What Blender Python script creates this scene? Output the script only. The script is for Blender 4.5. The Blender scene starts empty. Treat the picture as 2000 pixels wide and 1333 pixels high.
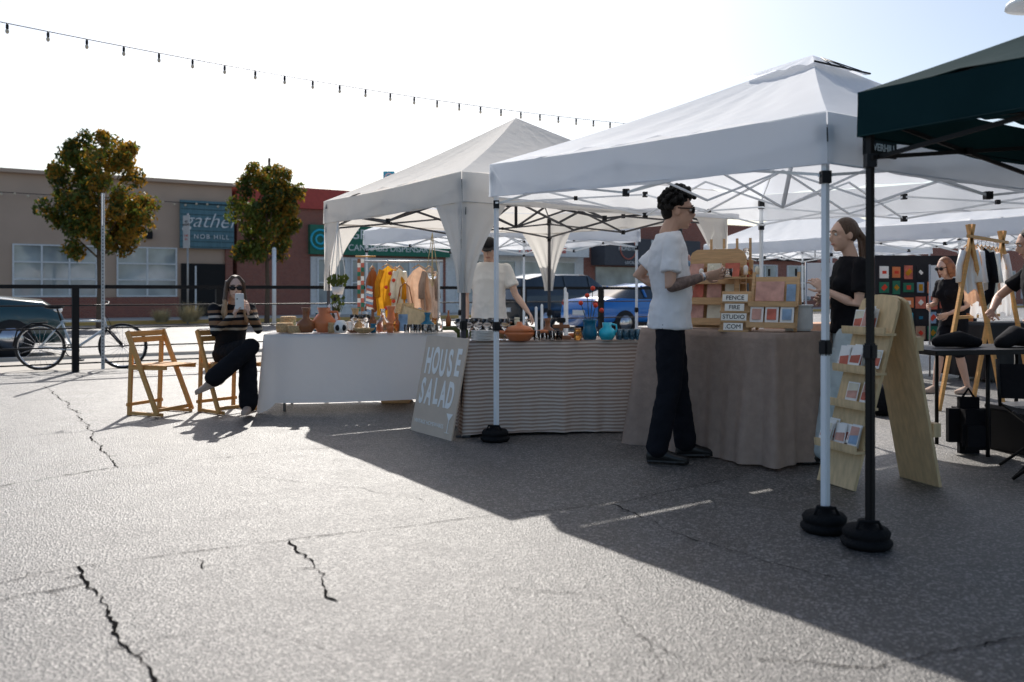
import bpy, bmesh, math, random
from mathutils import Vector as V, Matrix, Euler
random.seed(7)
sc=bpy.context.scene
R=math.radians
# ---------------------------------------------------------------- materials
def nt(name):
    m=bpy.data.materials.new(name); m.use_nodes=True
    n=m.node_tree; b=n.nodes['Principled BSDF']
    return m,n,b
def mat(name,col,rough=.6,metal=0,var=.12,scale=8,bump=0,bscale=60,trans=0,spec=.5,stretch=None,transl=0,coat=0):
    m,n,b=nt(name); L=n.links
    b.inputs['Roughness'].default_value=rough; b.inputs['Metallic'].default_value=metal
    b.inputs['Specular IOR Level'].default_value=spec
    b.inputs['Coat Weight'].default_value=coat
    if trans: b.inputs['Transmission Weight'].default_value=trans
    tc=n.nodes.new('ShaderNodeTexCoord'); mp=n.nodes.new('ShaderNodeMapping')
    L.new(tc.outputs['Object'],mp.inputs[0])
    if stretch: mp.inputs['Scale'].default_value=stretch
    no=n.nodes.new('ShaderNodeTexNoise'); no.inputs['Scale'].default_value=scale; no.inputs['Detail'].default_value=5
    L.new(mp.outputs[0],no.inputs['Vector'])
    mx=n.nodes.new('ShaderNodeMix'); mx.data_type='RGBA'
    c=V(col[:3])
    mx.inputs[6].default_value=(*[max(0,x*(1-var*1.6)) for x in c],1)
    mx.inputs[7].default_value=(*[min(1,x*(1+var*1.6)) for x in c],1)
    L.new(no.outputs['Fac'],mx.inputs[0]); L.new(mx.outputs[2],b.inputs['Base Color'])
    if bump:
        n2=n.nodes.new('ShaderNodeTexNoise'); n2.inputs['Scale'].default_value=bscale; n2.inputs['Detail'].default_value=4
        L.new(mp.outputs[0],n2.inputs['Vector'])
        bp=n.nodes.new('ShaderNodeBump'); bp.inputs['Strength'].default_value=bump; bp.inputs['Distance'].default_value=.02
        L.new(n2.outputs['Fac'],bp.inputs['Height']); L.new(bp.outputs[0],b.inputs['Normal'])
    if transl:
        t=n.nodes.new('ShaderNodeBsdfTranslucent'); L.new(mx.outputs[2],t.inputs['Color'])
        ms=n.nodes.new('ShaderNodeMixShader'); ms.inputs[0].default_value=transl
        L.new(b.outputs[0],ms.inputs[1]); L.new(t.outputs[0],ms.inputs[2])
        L.new(ms.outputs[0],n.nodes['Material Output'].inputs['Surface'])
    return m
def asphalt(name,base,light,rough=.5,fac=.35,spec=.5):
    m,n,b=nt(name); L=n.links; N=n.nodes
    tc=N.new('ShaderNodeTexCoord')
    def noise(s,d=4,rg=.5):
        x=N.new('ShaderNodeTexNoise'); x.inputs['Scale'].default_value=s; x.inputs['Detail'].default_value=d; x.inputs['Roughness'].default_value=rg
        L.new(tc.outputs['Object'],x.inputs['Vector']); return x
    def ramp(src,p0,c0,p1,c1):
        r=N.new('ShaderNodeValToRGB'); r.color_ramp.elements[0].position=p0; r.color_ramp.elements[0].color=(*c0,1)
        r.color_ramp.elements[1].position=p1; r.color_ramp.elements[1].color=(*c1,1); L.new(src,r.inputs[0]); return r
    def mul(a,c):
        x=N.new('ShaderNodeMix'); x.data_type='RGBA'; x.blend_type='MULTIPLY'; x.inputs[0].default_value=1; L.new(a,x.inputs[6]); L.new(c,x.inputs[7]); return x.outputs[2]
    big=noise(.5,7,.6); r1=ramp(big.outputs['Fac'],.32,[x*.6 for x in base],.70,[x*1.4 for x in base])
    mid=noise(3.5,10,.65); r2=ramp(mid.outputs['Fac'],.35,(.62,)*3,.65,(1.3,)*3)
    fine=noise(60,4,.7); r4=ramp(fine.outputs['Fac'],.35,(.55,)*3,.65,(1.4,)*3)
    col=mul(mul(r1.outputs[0],r2.outputs[0]),r4.outputs[0])
    vo=N.new('ShaderNodeTexVoronoi'); vo.inputs['Scale'].default_value=105; L.new(tc.outputs['Object'],vo.inputs['Vector'])
    sep=N.new('ShaderNodeSeparateColor'); L.new(vo.outputs['Color'],sep.inputs[0])
    r3=ramp(sep.outputs[0],.62,(0,)*3,.95,(1,)*3)
    mx=N.new('ShaderNodeMix'); mx.data_type='RGBA'
    L.new(col,mx.inputs[6]); mx.inputs[7].default_value=(*light,1)
    ms=N.new('ShaderNodeMath'); ms.operation='MULTIPLY'; ms.inputs[1].default_value=fac; L.new(r3.outputs[0],ms.inputs[0]); L.new(ms.outputs[0],mx.inputs[0])
    L.new(mx.outputs[2],b.inputs['Base Color'])
    rr=N.new('ShaderNodeMapRange'); rr.inputs[1].default_value=.3; rr.inputs[2].default_value=.7; rr.inputs[3].default_value=rough-.08; rr.inputs[4].default_value=rough+.12; L.new(mid.outputs['Fac'],rr.inputs[0]); L.new(rr.outputs[0],b.inputs['Roughness'])
    b.inputs['Specular IOR Level'].default_value=spec
    fb=noise(120,6,.6); add=N.new('ShaderNodeMath'); add.operation='ADD'
    L.new(fb.outputs['Fac'],add.inputs[0]); L.new(vo.outputs['Distance'],add.inputs[1])
    bp=N.new('ShaderNodeBump'); bp.inputs['Strength'].default_value=.8; bp.inputs['Distance'].default_value=.005
    L.new(add.outputs[0],bp.inputs['Height']); L.new(bp.outputs[0],b.inputs['Normal'])
    return m
def brick(name,c1,c2,mortar,rot):
    m,n,b=nt(name); L=n.links; N=n.nodes
    tc=N.new('ShaderNodeTexCoord'); mp=N.new('ShaderNodeMapping'); mp.inputs['Rotation'].default_value=(0,0,-rot)
    L.new(tc.outputs['Object'],mp.inputs[0])
    sp=N.new('ShaderNodeSeparateXYZ'); cb=N.new('ShaderNodeCombineXYZ'); L.new(mp.outputs[0],sp.inputs[0])
    L.new(sp.outputs[0],cb.inputs[0]); L.new(sp.outputs[2],cb.inputs[1])
    br=N.new('ShaderNodeTexBrick'); br.inputs['Scale'].default_value=4; br.inputs['Color1'].default_value=(*c1,1); br.inputs['Color2'].default_value=(*c2,1); br.inputs['Mortar'].default_value=(*mortar,1)
    L.new(cb.outputs[0],br.inputs['Vector']); L.new(br.outputs[0],b.inputs['Base Color']); b.inputs['Roughness'].default_value=.85
    return m
def zramp(name,stops,period=None,rough=.9,const=True,wob=.02):
    m,n,b=nt(name); L=n.links; N=n.nodes
    tc=N.new('ShaderNodeTexCoord'); sp=N.new('ShaderNodeSeparateXYZ'); L.new(tc.outputs['Object'],sp.inputs[0])
    no=N.new('ShaderNodeTexNoise'); no.inputs['Scale'].default_value=5; L.new(tc.outputs['Object'],no.inputs['Vector'])
    a=N.new('ShaderNodeMath'); a.operation='MULTIPLY_ADD'; a.inputs[1].default_value=wob; L.new(no.outputs['Fac'],a.inputs[0]); L.new(sp.outputs[2],a.inputs[2])
    r=N.new('ShaderNodeValToRGB')
    if period:
        k=N.new('ShaderNodeMath'); k.operation='DIVIDE'; k.inputs[1].default_value=period; L.new(a.outputs[0],k.inputs[0])
        f=N.new('ShaderNodeMath'); f.operation='FRACT'; L.new(k.outputs[0],f.inputs[0]); L.new(f.outputs[0],r.inputs[0])
    else: L.new(a.outputs[0],r.inputs[0])
    cr=r.color_ramp; cr.interpolation='CONSTANT' if const else 'LINEAR'
    while len(cr.elements)>1: cr.elements.remove(cr.elements[0])
    cr.elements[0].position=stops[0][0]; cr.elements[0].color=(*stops[0][1],1)
    for p,c in stops[1:]: e=cr.elements.new(p); e.color=(*c,1)
    L.new(r.outputs[0],b.inputs['Base Color']); b.inputs['Roughness'].default_value=rough; b.inputs['Specular IOR Level'].default_value=.2
    n2=N.new('ShaderNodeTexNoise'); n2.inputs['Scale'].default_value=18; L.new(tc.outputs['Object'],n2.inputs['Vector'])
    bp=N.new('ShaderNodeBump'); bp.inputs['Strength'].default_value=.3; bp.inputs['Distance'].default_value=.02; L.new(n2.outputs['Fac'],bp.inputs['Height']); L.new(bp.outputs[0],b.inputs['Normal'])
    return m
def wood(name,c1,c2,st=(3,3,40)):
    return mat(name,[(a+b)/2 for a,b in zip(c1,c2)],rough=.55,var=.22,scale=3,stretch=st,bump=.15,bscale=4)
M_={}
M_['asph']=asphalt('asphalt',(.060,.056,.052),(.50,.46,.42),.47,.5,.95)
M_['road']=asphalt('road_asphalt',(.16,.152,.142),(.45,.43,.40),.5,.35,.8)
M_['crack']=mat('crack_dark',(.014,.013,.013),1,var=.3,spec=0)
M_['seam']=mat('seam_dark',(.04,.038,.036),1,var=.3,spec=.2)
M_['conc']=mat('concrete',(.52,.48,.42),.85,var=.15,scale=2,bump=.2)
M_['paint']=mat('road_paint',(.78,.77,.73),.7,var=.1)
M_['yellow']=mat('kerb_paint',(.66,.42,.13),.7)
M_['white_can']=mat('white_canopy_fabric',(.92,.94,.97),.8,var=.02,scale=3,bump=.22,bscale=7,transl=.42,spec=.4)
M_['cream_can']=mat('cream_canopy_fabric',(.88,.85,.80),.8,var=.04,scale=3,bump=.35,bscale=9,transl=.44,spec=.3)
M_['dark_can']=mat('dark_canopy_fabric',(.010,.034,.038),.95,var=.15,scale=3,bump=.2,bscale=8,transl=.05,spec=.08)
M_['white_metal']=mat('white_powder_coat',(.86,.90,.93),.4,var=.04)
M_['grey_metal']=mat('grey_metal',(.08,.08,.09),.45,metal=.4,var=.08)
M_['galv']=mat('galvanised_steel',(.5,.5,.5),.45,metal=.6,var=.12,scale=20)
M_['black']=mat('black_plastic',(.012,.012,.014),.5,var=.1,spec=.3)
M_['weight']=mat('black_rubber',(.008,.008,.009),.75,var=.2,scale=30,bump=.4,bscale=80,spec=.2)
M_['blackmetal']=mat('black_metal',(.014,.013,.013),.5,metal=.2,var=.1,spec=.3)
M_['wcloth']=mat('white_tablecloth',(.96,.96,.96),.9,var=.01,bump=.2,bscale=14,transl=.35,spec=.2)
M_['linen']=mat('linen_tablecloth',(.46,.35,.29),.95,var=.14,scale=14,bump=.4,bscale=24,transl=.2,spec=.15)
M_['stripe']=zramp('striped_tablecloth',[(0,(.78,.72,.66)),(.5,(.46,.36,.30)),(.62,(.30,.21,.17)),(.85,(.46,.36,.30))],.0285,const=False)
M_['sweater']=zramp('striped_sweater',[(0,(.014,.014,.017)),(.80,(.50,.44,.36)),(.822,(.014,.014,.017)),(.85,(.30,.17,.09)),(.89,(.014,.014,.017)),(.915,(.55,.48,.40)),(.94,(.014,.014,.017)),(.962,(.28,.16,.09)),(.985,(.014,.014,.017))],wob=.03)
M_['chairwood']=wood('chair_wood',(.74,.40,.13),(.60,.30,.085))
M_['pine']=wood('pine_board',(.78,.60,.36),(.66,.47,.25),(14,14,2))
M_['ply']=wood('plywood',(.68,.44,.23),(.58,.36,.18),(3,3,30))
M_['signboard']=mat('sign_board',(.66,.53,.41),.6,var=.07)
M_['cream']=mat('cream_paint',(.95,.93,.88),.6,var=.03)
M_['stucco']=mat('taupe_stucco',(.60,.43,.32),.9,var=.07,scale=1.2,bump=.25,bscale=30)
M_['brick']=brick('red_brick',(.36,.11,.07),(.26,.08,.055),(.38,.28,.23),R(33))
M_['redpaint']=mat('red_parapet',(.54,.09,.07),.8)
M_['panel']=mat('sign_planks',(.12,.24,.28),.7,var=.25,scale=3,stretch=(6,6,.5))
M_['greenband']=mat('green_sign',(.014,.17,.10),.5)
M_['greyawn']=mat('grey_awning',(.08,.08,.09),.8,var=.1)
M_['whitewall']=mat('white_wall',(.80,.78,.75),.8)
M_['winframe']=mat('window_frame',(.86,.86,.84),.5)
M_['winglass']=mat('window_glass',(.42,.46,.46),.06,var=.6,scale=.8,spec=1)  # pale mottled base colour paints bright reflections into the panes
M_['darkin']=mat('dark_interior',(.012,.011,.011),.8)
M_['tire']=mat('tire_rubber',(.015,.015,.016),.8)
M_['teal']=mat('teal_car_paint',(.01,.05,.06),.25,var=.03,coat=.8)
M_['bluecar']=mat('blue_car_paint',(.015,.17,.55),.25,var=.03,coat=.8)
M_['darkcar']=mat('dark_car_paint',(.02,.03,.04),.25,var=.03,coat=.8)
M_['silvercar']=mat('silver_car_paint',(.4,.41,.42),.3,metal=.5,var=.03,coat=.8)
M_['carglass']=mat('car_glass',(.03,.04,.05),.06,var=.1,spec=.9)
M_['chrome']=mat('chrome',(.6,.6,.62),.2,metal=1,var=.03)
M_['lampw']=mat('lens_white',(.8,.8,.8),.2,var=.02)
M_['lampr']=mat('lens_red',(.4,.02,.02),.2,var=.02)
M_['skin']=mat('skin_light',(.70,.45,.34),.5,var=.06)
M_['skin2']=mat('skin_tan',(.58,.35,.25),.5,var=.06)
M_['lips']=mat('lips',(.45,.17,.14),.5)
M_['tattoo']=mat('tattoo_ink',(.18,.12,.10),.6,var=.62,scale=45)
M_['eye']=mat('eye_white',(.7,.7,.68),.3)
M_['iris']=mat('iris_dark',(.02,.012,.01),.2)
M_['tee']=mat('white_cotton',(.93,.93,.95),.9,var=.015,bump=.4,bscale=8,spec=.2,transl=.12)
M_['teecream']=mat('cream_cotton',(.94,.91,.86),.9,var=.03,bump=.4,bscale=8,spec=.2)
M_['blackcloth']=mat('black_cotton',(.012,.012,.015),.9,var=.2,bump=.3,bscale=18,spec=.15)
M_['blackjean']=mat('black_denim',(.010,.011,.016),.85,var=.2,bump=.3,bscale=25,spec=.15)
M_['jean']=mat('light_denim',(.56,.65,.68),.85,var=.12,scale=10,bump=.3,bscale=25,spec=.2)
M_['hairblack']=mat('hair_black',(.008,.007,.006),.6,var=.4,scale=60,bump=.6,bscale=90,spec=.25)
M_['hairbrown']=mat('hair_brown',(.10,.055,.032),.5,var=.5,scale=30,stretch=(6,6,.6),bump=.6,bscale=30)
M_['hairblond']=mat('hair_blonde_ends',(.46,.29,.16),.5,var=.4,scale=30,stretch=(6,6,.6),bump=.6,bscale=30)
M_['hairginger']=mat('hair_ginger',(.30,.12,.05),.5,var=.4,scale=30,bump=.6,bscale=50)
M_['shoe']=mat('black_leather',(.010,.010,.010),.4,var=.2)
M_['shoetan']=mat('tan_suede',(.48,.35,.27),.8)
M_['orange']=mat('orange_ceramic',(.72,.22,.08),.35,var=.15)
M_['brown']=mat('brown_ceramic',(.28,.105,.04),.4,var=.2)
M_['wicker']=mat('wicker',(.60,.41,.21),.8,var=.4,scale=60,bump=.6,bscale=120)
M_['blue']=mat('blue_glaze',(.01,.15,.26),.2,var=.3,scale=20)
M_['turq']=mat('turquoise_glaze',(.03,.52,.70),.2,var=.15)
M_['ceram']=mat('white_ceramic',(.90,.89,.86),.3,var=.04)
M_['glass']=mat('clear_glass',(.98,.99,.99),.03,var=.01,trans=1)
M_['bglass']=mat('blue_glass',(.18,.42,.58),.05,var=.05,trans=.8)
M_['aglass']=mat('amber_glass',(.6,.28,.07),.05,var=.05,trans=.8)
M_['petal']=mat('red_petal',(.72,.055,.022),.6)
M_['yel']=mat('mustard_fabric',(.80,.38,.025),.9,var=.25,scale=14,transl=.35,bump=.5,bscale=14)
M_['pink']=mat('peach_fabric',(.78,.48,.33),.9,var=.25,scale=14,transl=.35,bump=.5,bscale=14)
M_['leaf']=mat('leaf_green',(.125,.155,.022),.55,var=.35,scale=3,transl=.45)
M_['leafd']=mat('leaf_dark',(.055,.082,.014),.6,var=.3,scale=3,transl=.35)
M_['leafo']=mat('leaf_orange',(.38,.20,.02),.6,var=.35,scale=3,transl=.45)
M_['bark']=mat('bark',(.13,.09,.06),.9,var=.3,scale=20,bump=.5)
M_['shrub']=mat('dry_grass',(.50,.41,.23),.8,var=.3)
M_['c1']=mat('print_pink',(.74,.35,.29),.6,var=.4,scale=14)
M_['c2']=mat('print_rust',(.58,.15,.10),.6,var=.45,scale=14)
M_['c3']=mat('print_blue',(.25,.38,.55),.6,var=.45,scale=14)
M_['c4']=mat('print_cream',(.85,.75,.61),.6,var=.2,scale=14)
M_['paper']=mat('paper',(.92,.91,.89),.7,var=.02)
M_['bikeframe']=mat('bike_frame_paint',(.64,.72,.78),.3,var=.03)
M_['bulb']=mat('bulb_glass',(.75,.62,.45),.1,var=.03)
M_['sgn']=mat('sign_face',(.78,.78,.76),.5,var=.05)
M_['textile']=mat('dark_textile',(.02,.02,.025),.9)
# ---------------------------------------------------------------- mesh builder
class MB:
    def __init__(s,name): s.name=name; s.v=[]; s.f=[]; s.fm=[]; s.sm=[]; s.mats=[]; s.M=Matrix.Identity(4)
    def mi(s,m):
        m=M_[m] if isinstance(m,str) else m
        if m not in s.mats: s.mats.append(m)
        return s.mats.index(m)
    def add(s,vs,fs,m,smooth=False):
        k=len(s.v); i=s.mi(m)
        s.v+=[s.M@V(p) for p in vs]
        for f in fs: s.f.append([a+k for a in f]); s.fm.append(i); s.sm.append(smooth)
    def box(s,c,d,m,rot=None,bev=0):
        x,y,z=[q/2 for q in d]; Q=Matrix.Translation(V(c))
        if rot: Q=Q@Euler(rot).to_matrix().to_4x4()
        if bev:
            bm=bmesh.new(); bmesh.ops.create_cube(bm,size=1)
            for w in bm.verts: w.co=V((w.co.x*d[0],w.co.y*d[1],w.co.z*d[2]))
            bmesh.ops.bevel(bm,geom=bm.edges[:],offset=bev,segments=2,affect='EDGES')
            bm.verts.index_update()
            s.add([Q@w.co for w in bm.verts],[[a.index for a in f.verts] for f in bm.faces],m); bm.free(); return
        vs=[Q@V((a*x,b*y,e*z)) for a in(-1,1) for b in(-1,1) for e in(-1,1)]
        s.add(vs,[(0,1,3,2),(4,6,7,5),(0,4,5,1),(2,3,7,6),(0,2,6,4),(1,5,7,3)],m)
    def quad(s,a,b,c,d,m): s.add([a,b,c,d],[(0,1,2,3)],m)
    def rings(s,Rg,m,n=12,smooth=True,caps=True,closed=False):
        vs=[];fs=[]
        for c,a,b in Rg:
            c,a,b=V(c),V(a),V(b)
            for i in range(n):
                t=2*math.pi*i/n; vs.append(c+a*math.cos(t)+b*math.sin(t))
        for j in range(len(Rg)-1):
            for i in range(n):
                k=(i+1)%n; fs.append((j*n+i,j*n+k,(j+1)*n+k,(j+1)*n+i))
        if closed:
            j=len(Rg)-1
            for i in range(n):
                k=(i+1)%n; fs.append((j*n+i,j*n+k,k,i))
        elif caps:
            fs.append(tuple(range(n))[::-1]); fs.append(tuple((len(Rg)-1)*n+i for i in range(n)))
        s.add(vs,fs,m,smooth)
    def tube(s,pts,rad,m,n=10,rnd=True,ell=None):
        pts=[V(p) for p in pts]
        if not isinstance(rad,(list,tuple)): rad=[rad]*len(pts)
        Rg=[]; up=None
        T=[]
        for i in range(len(pts)):
            a=pts[max(0,i-1)]; b=pts[min(len(pts)-1,i+1)]
            t=(b-a); t=t.normalized() if t.length>1e-9 else V((0,0,1)); T.append(t)
        up=V(ell[0]) if ell else (V((0,0,1)) if abs(T[0].z)<.9 else V((1,0,0)))
        k=ell[1] if ell else 1
        for i,(p,r) in enumerate(zip(pts,rad)):
            a=(up-T[i]*up.dot(T[i])).normalized(); b=T[i].cross(a); 
            if not ell: up=a
            seq=[(p,r)]
            if rnd and i==0: seq=[(p-T[i]*r*.98,r*.15),(p-T[i]*r*.8,r*.6),(p-T[i]*r*.4,r*.92),(p,r)]
            if rnd and i==len(pts)-1: seq=[(p,r),(p+T[i]*r*.4,r*.92),(p+T[i]*r*.8,r*.6),(p+T[i]*r*.98,r*.15)]
            for q,rr in seq: Rg.append((q,a*rr*k,b*rr))
        s.rings(Rg,m,n)
    def rod(s,p,q,r,m,n=8,r2=None): s.tube([p,q],[r,r2 if r2 is not None else r],m,n,rnd=False)
    def bar(s,p,q,w,h,m,up=(0,0,1)):
        p,q=V(p),V(q); t=(q-p).normalized(); u=V(up)
        if abs(t.dot(u))>.98: u=V((1,0,0))
        a=t.cross(u).normalized()*w/2; b=a.cross(t).normalized()*h/2
        vs=[x+i*a+j*b for x in(p,q) for i,j in((-1,-1),(1,-1),(1,1),(-1,1))]
        s.add(vs,[(0,1,2,3),(7,6,5,4),(0,4,5,1),(1,5,6,2),(2,6,7,3),(3,7,4,0)],m)
    def ball(s,c,r,m,ax=None,n=12):
        c=V(c); r=V(r) if hasattr(r,'__len__') else V((r,r,r))
        X,Y,Z=ax if ax else (V((1,0,0)),V((0,1,0)),V((0,0,1)))
        k=max(6,n*2//3); Rg=[]
        for j in range(k+1):
            t=math.pi*(j/k); q=max(.02,math.sin(t)); Rg.append((c-Z*r.z*math.cos(t),X*r.x*q,Y*r.y*q))
        s.rings(Rg,m,n)
    def lathe(s,o,prof,m,n=16):
        o=V(o); s.rings([(o+V((0,0,z)),V((max(r,.0008),0,0)),V((0,max(r,.0008),0))) for r,z in prof],m,n)
    def torus(s,c,ax,r1,r2,m,n=28,k=8):
        c=V(c); ax=V(ax).normalized(); u=ax.orthogonal().normalized(); w=ax.cross(u); Rg=[]
        for i in range(n):
            t=2*math.pi*i/n; d=u*math.cos(t)+w*math.sin(t); Rg.append((c+d*r1,d*r2,ax*r2))
        s.rings(Rg,m,k,closed=True)
    def grid(s,fn,nu,nv,m,smooth=True):
        vs=[fn(i/nu,j/nv) for j in range(nv+1) for i in range(nu+1)]; w=nu+1
        s.add(vs,[(j*w+i,j*w+i+1,(j+1)*w+i+1,(j+1)*w+i) for j in range(nv) for i in range(nu)],m,smooth)
    def text(s,body,M,size,m,ext=.002,shear=0,align='CENTER',spacing=1,offset=0):
        cu=bpy.data.curves.new('t','FONT'); cu.body=body; cu.size=size; cu.extrude=ext; cu.shear=shear; cu.align_x=align; cu.align_y='CENTER'; cu.space_character=spacing; cu.offset=offset
        o=bpy.data.objects.new('t',cu); sc.collection.objects.link(o); bpy.context.view_layer.update()
        me=bpy.data.meshes.new_from_object(o.evaluated_get(bpy.context.evaluated_depsgraph_get()))
        s.add([M@w.co for w in me.vertices],[list(p.vertices) for p in me.polygons],m)
        bpy.data.objects.remove(o); bpy.data.curves.remove(cu); bpy.data.meshes.remove(me)
    def build(s,parent=None,name=None):
        me=bpy.data.meshes.new(name or s.name); me.from_pydata([tuple(p) for p in s.v],[],s.f)
        for m in s.mats: me.materials.append(m)
        me.polygons.foreach_set('material_index',s.fm); me.polygons.foreach_set('use_smooth',s.sm); me.update()
        bm=bmesh.new(); bm.from_mesh(me); bmesh.ops.recalc_face_normals(bm,faces=bm.faces[:]); bm.to_mesh(me); bm.free()
        o=bpy.data.objects.new(name or s.name,me); sc.collection.objects.link(o)
        if parent: o.parent=parent
        return o
def empty(name):
    o=bpy.data.objects.new(name,None); sc.collection.objects.link(o); return o
def T(x,y,z=0,yaw=0): return Matrix.Translation((x,y,z))@Matrix.Rotation(yaw,4,'Z')
def wallM(p,xdir,up=(0,0,1)):
    x=V(xdir).normalized(); u=V(up).normalized(); n=x.cross(u).normalized(); u=n.cross(x)
    m=Matrix((x,u,n)).transposed().to_4x4(); m.translation=V(p); return m
# ---------------------------------------------------------------- ground / street
ANG=R(33.04); u_=V((.545,-.838,0)); v_=V((.838,.545,0))
FM=Matrix.Translation((-18.8,32,0))@Matrix.Rotation(ANG,4,'Z')
g=MB('ground'); g.quad((-300,-60,0),(300,-60,0),(300,500,0),(-300,500,0),'asph'); g.build()
g=MB('road'); g.M=FM; g.quad((-150,-20.4,.004),(200,-20.4,.004),(200,-4.6,.004),(-150,-4.6,.004),'road'); g.build()
g=MB('road_markings'); g.M=FM
for x in range(-60,90,6): g.quad((x,-12.2,.008),(x+3,-12.2,.008),(x+3,-12.05,.008),(x,-12.05,.008),'paint')
g.quad((-100,-17.8,.008),(150,-17.8,.008),(150,-17.65,.008),(-100,-17.65,.008),'paint'); g.build()
g=MB('pavement'); g.M=FM; g.box((25,-2.3,.065),(350,4.4,.13),'conc'); g.box((25,-4.58,.07),(350,.16,.14),'yellow')
for x in range(-30,90,3): g.box((x,-2.3,.1305),(.02,4.3,.003),'seam')
g.quad((-150,-22.95,.004),(200,-22.95,.004),(200,-20.6,.004),(-150,-20.6,.004),'conc'); g.box((25,-20.5,.03),(350,.18,.06),'conc'); g.build()
def crack(b,pts,w,m,jit=.02):
    P=[]; w=w*.78
    for (x0,y0),(x1,y1) in zip(pts,pts[1:]):
        L=math.hypot(x1-x0,y1-y0); k=max(2,int(L/.03))
        for i in range(k): P.append(V((x0+(x1-x0)*i/k,y0+(y1-y0)*i/k,0)))
    P.append(V((*pts[-1],0))); off=0; Q=[]
    for i,p in enumerate(P):
        d=(P[min(i+1,len(P)-1)]-P[max(i-1,0)]).normalized(); n=V((-d.y,d.x,0)); off=off*.8+random.uniform(-jit,jit)*.7
        c=p+n*off; ww=w*random.uniform(.25,1.3)*(.7+.3*math.sin(i*.31)); Q.append((c+n*ww/2,c-n*ww/2))
        if random.random()<.06:
            e=c+n*random.choice((-1,1))*random.uniform(.03,.12)+d*random.uniform(-.05,.05)
            b.add([V((c.x-d.x*w*.3,c.y-d.y*w*.3,.0042)),V((c.x+d.x*w*.3,c.y+d.y*w*.3,.0042)),V((e.x,e.y,.0042))],[(0,1,2)],m)
    vs=[V((q.x,q.y,.004)) for pr in Q for q in pr]
    b.add(vs,[(2*i,2*i+1,2*i+3,2*i+2) for i in range(len(Q)-1)],m)
c=MB('pavement_cracks')
crack(c,[(-5.66,10.57),(-4.07,8.15),(-2.58,5.67)],.016,'crack')
crack(c,[(-3.9,4.95),(-3.03,5.14),(-2.58,5.67)],.018,'crack')
crack(c,[(-2.58,5.67),(-1.63,6.3),(-1.0,6.5)],.008,'seam')
crack(c,[(-3.2,2.9),(-2.02,3.43),(-1.82,3.63),(-1.04,4.03),(-.13,4.44),(.55,4.71),(1.44,5.43)],.009,'crack',.010)
crack(c,[(-1.82,3.63),(-1.55,3.26),(-1.27,2.83),(-1.07,2.56),(-.8,2.1)],.020,'crack')
crack(c,[(-1.01,4.01),(-.81,3.62),(-.64,3.23)],.017,'crack',.024)
crack(c,[(-2.4,2.95),(-1.90,3.23),(-1.7,3.4)],.011,'crack')
crack(c,[(-1.35,3.75),(-1.28,3.6)],.008,'crack')
crack(c,[(.55,4.71),(.725,4.25),(1.085,3.69),(1.3,3.5)],.010,'crack')
crack(c,[(-.04,3.37),(.33,3.29),(.43,2.92),(.6,2.57)],.005,'seam')
crack(c,[(.77,2.72),(1.1,2.68),(1.72,2.92)],.010,'crack')
crack(c,[(-1.3,2.83),(-.9,2.95),(-.6,2.8)],.004,'seam')
crack(c,[(-5.0,7.0),(-4.1,7.2),(-3.3,7.0)],.006,'seam'); crack(c,[(-1.6,5.4),(-.9,5.1),(-.5,4.8)],.005,'seam'); crack(c,[(.3,2.3),(.45,2.6),(.43,2.92)],.006,'seam')
c.build()
# ---------------------------------------------------------------- buildings
def window(b,x0,x1,z0,z1,nx,nz,y=0):
    b.box(((x0+x1)/2,y+.02,(z0+z1)/2),(x1-x0,.06,z1-z0),'winglass')
    for i in range(nx+1): b.box((x0+(x1-x0)*i/nx,y-.03,(z0+z1)/2),(.06,.09,z1-z0+.06),'winframe')
    for j in range(nz+1): b.box(((x0+x1)/2,y-.034,z0+(z1-z0)*j/nz),(x1-x0,.09,.055),'winframe')
b=MB('stucco_shop_building'); b.M=FM
b.box((-8.3,6.05,2.78),(33.4,12,5.56),'stucco'); b.box((-8.3,5.95,5.62),(33.6,12.3,.14),'stucco')
b.box((-9.4,-.02,.46),(31.3,.1,.92),'brick'); 
window(b,.4,3.2,.97,2.9,3,3); window(b,3.95,6.15,.97,2.9,2,3); window(b,-4.4,-.5,.97,2.9,4,3); window(b,-9,-5.2,.97,2.9,4,3)
b.box((7.3,.1,1.15),(1.9,.3,2.3),'darkin'); b.box((6.9,-.08,1.1),(.06,.06,2.2),'winframe')
b.box((7.35,-.12,3.9),(2.15,.14,1.95),'panel'); b.box((8.25,-.03,1.5),(.3,.12,3),'brick')
for i in range(9): b.box((7.35,-.2,2.98+.22*i),(2.15,.012,.012),'darkin')
b.text('gather',wallM((7.45,-.215,4.05),(1,0,0)),.85,'winframe',.01,shear=.35,offset=-.008); b.text('NOB HILL',wallM((7.5,-.215,3.4),(1,0,0)),.26,'winframe',.01,spacing=1.3)
for i in range(3): b.box((-12+i*5.4,-.02,3.2),(.04,.03,4.6),'darkin')
for i in range(26): b.ball((-3+i*.43,-.25,4.75-.1*math.sin(i*.8)**2),.05,'bulb',n=6)
b.rod((-3.2,-.25,4.8),(8.2,-.25,4.75),.012,'black'); b.rod((3.6,-.1,3),(3.6,-.1,5.6),.05,'stucco'); b.box((5.1,-.12,3.4),(.25,.2,.3),'darkin',bev=.02)
b.box((-2,4,6.0),(1.6,1.4,.8),'galv',bev=.03); b.build()
b=MB('dispensary_building'); b.M=FM
b.box((13.6,6,2.4),(10,12,4.8),'brick'); b.box((13.6,5.9,5.25),(10.05,12.1,.9),'redpaint')
b.box((15.2,-.12,3.45),(7.0,.3,1.3),'greenband'); b.box((15.1,-.03,1.35),(6.6,.1,2.7),'whitewall')
for i in range(4): window(b,12.1+i*1.6,13.4+i*1.6,.5,2.6,1,2,-.1)
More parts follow.
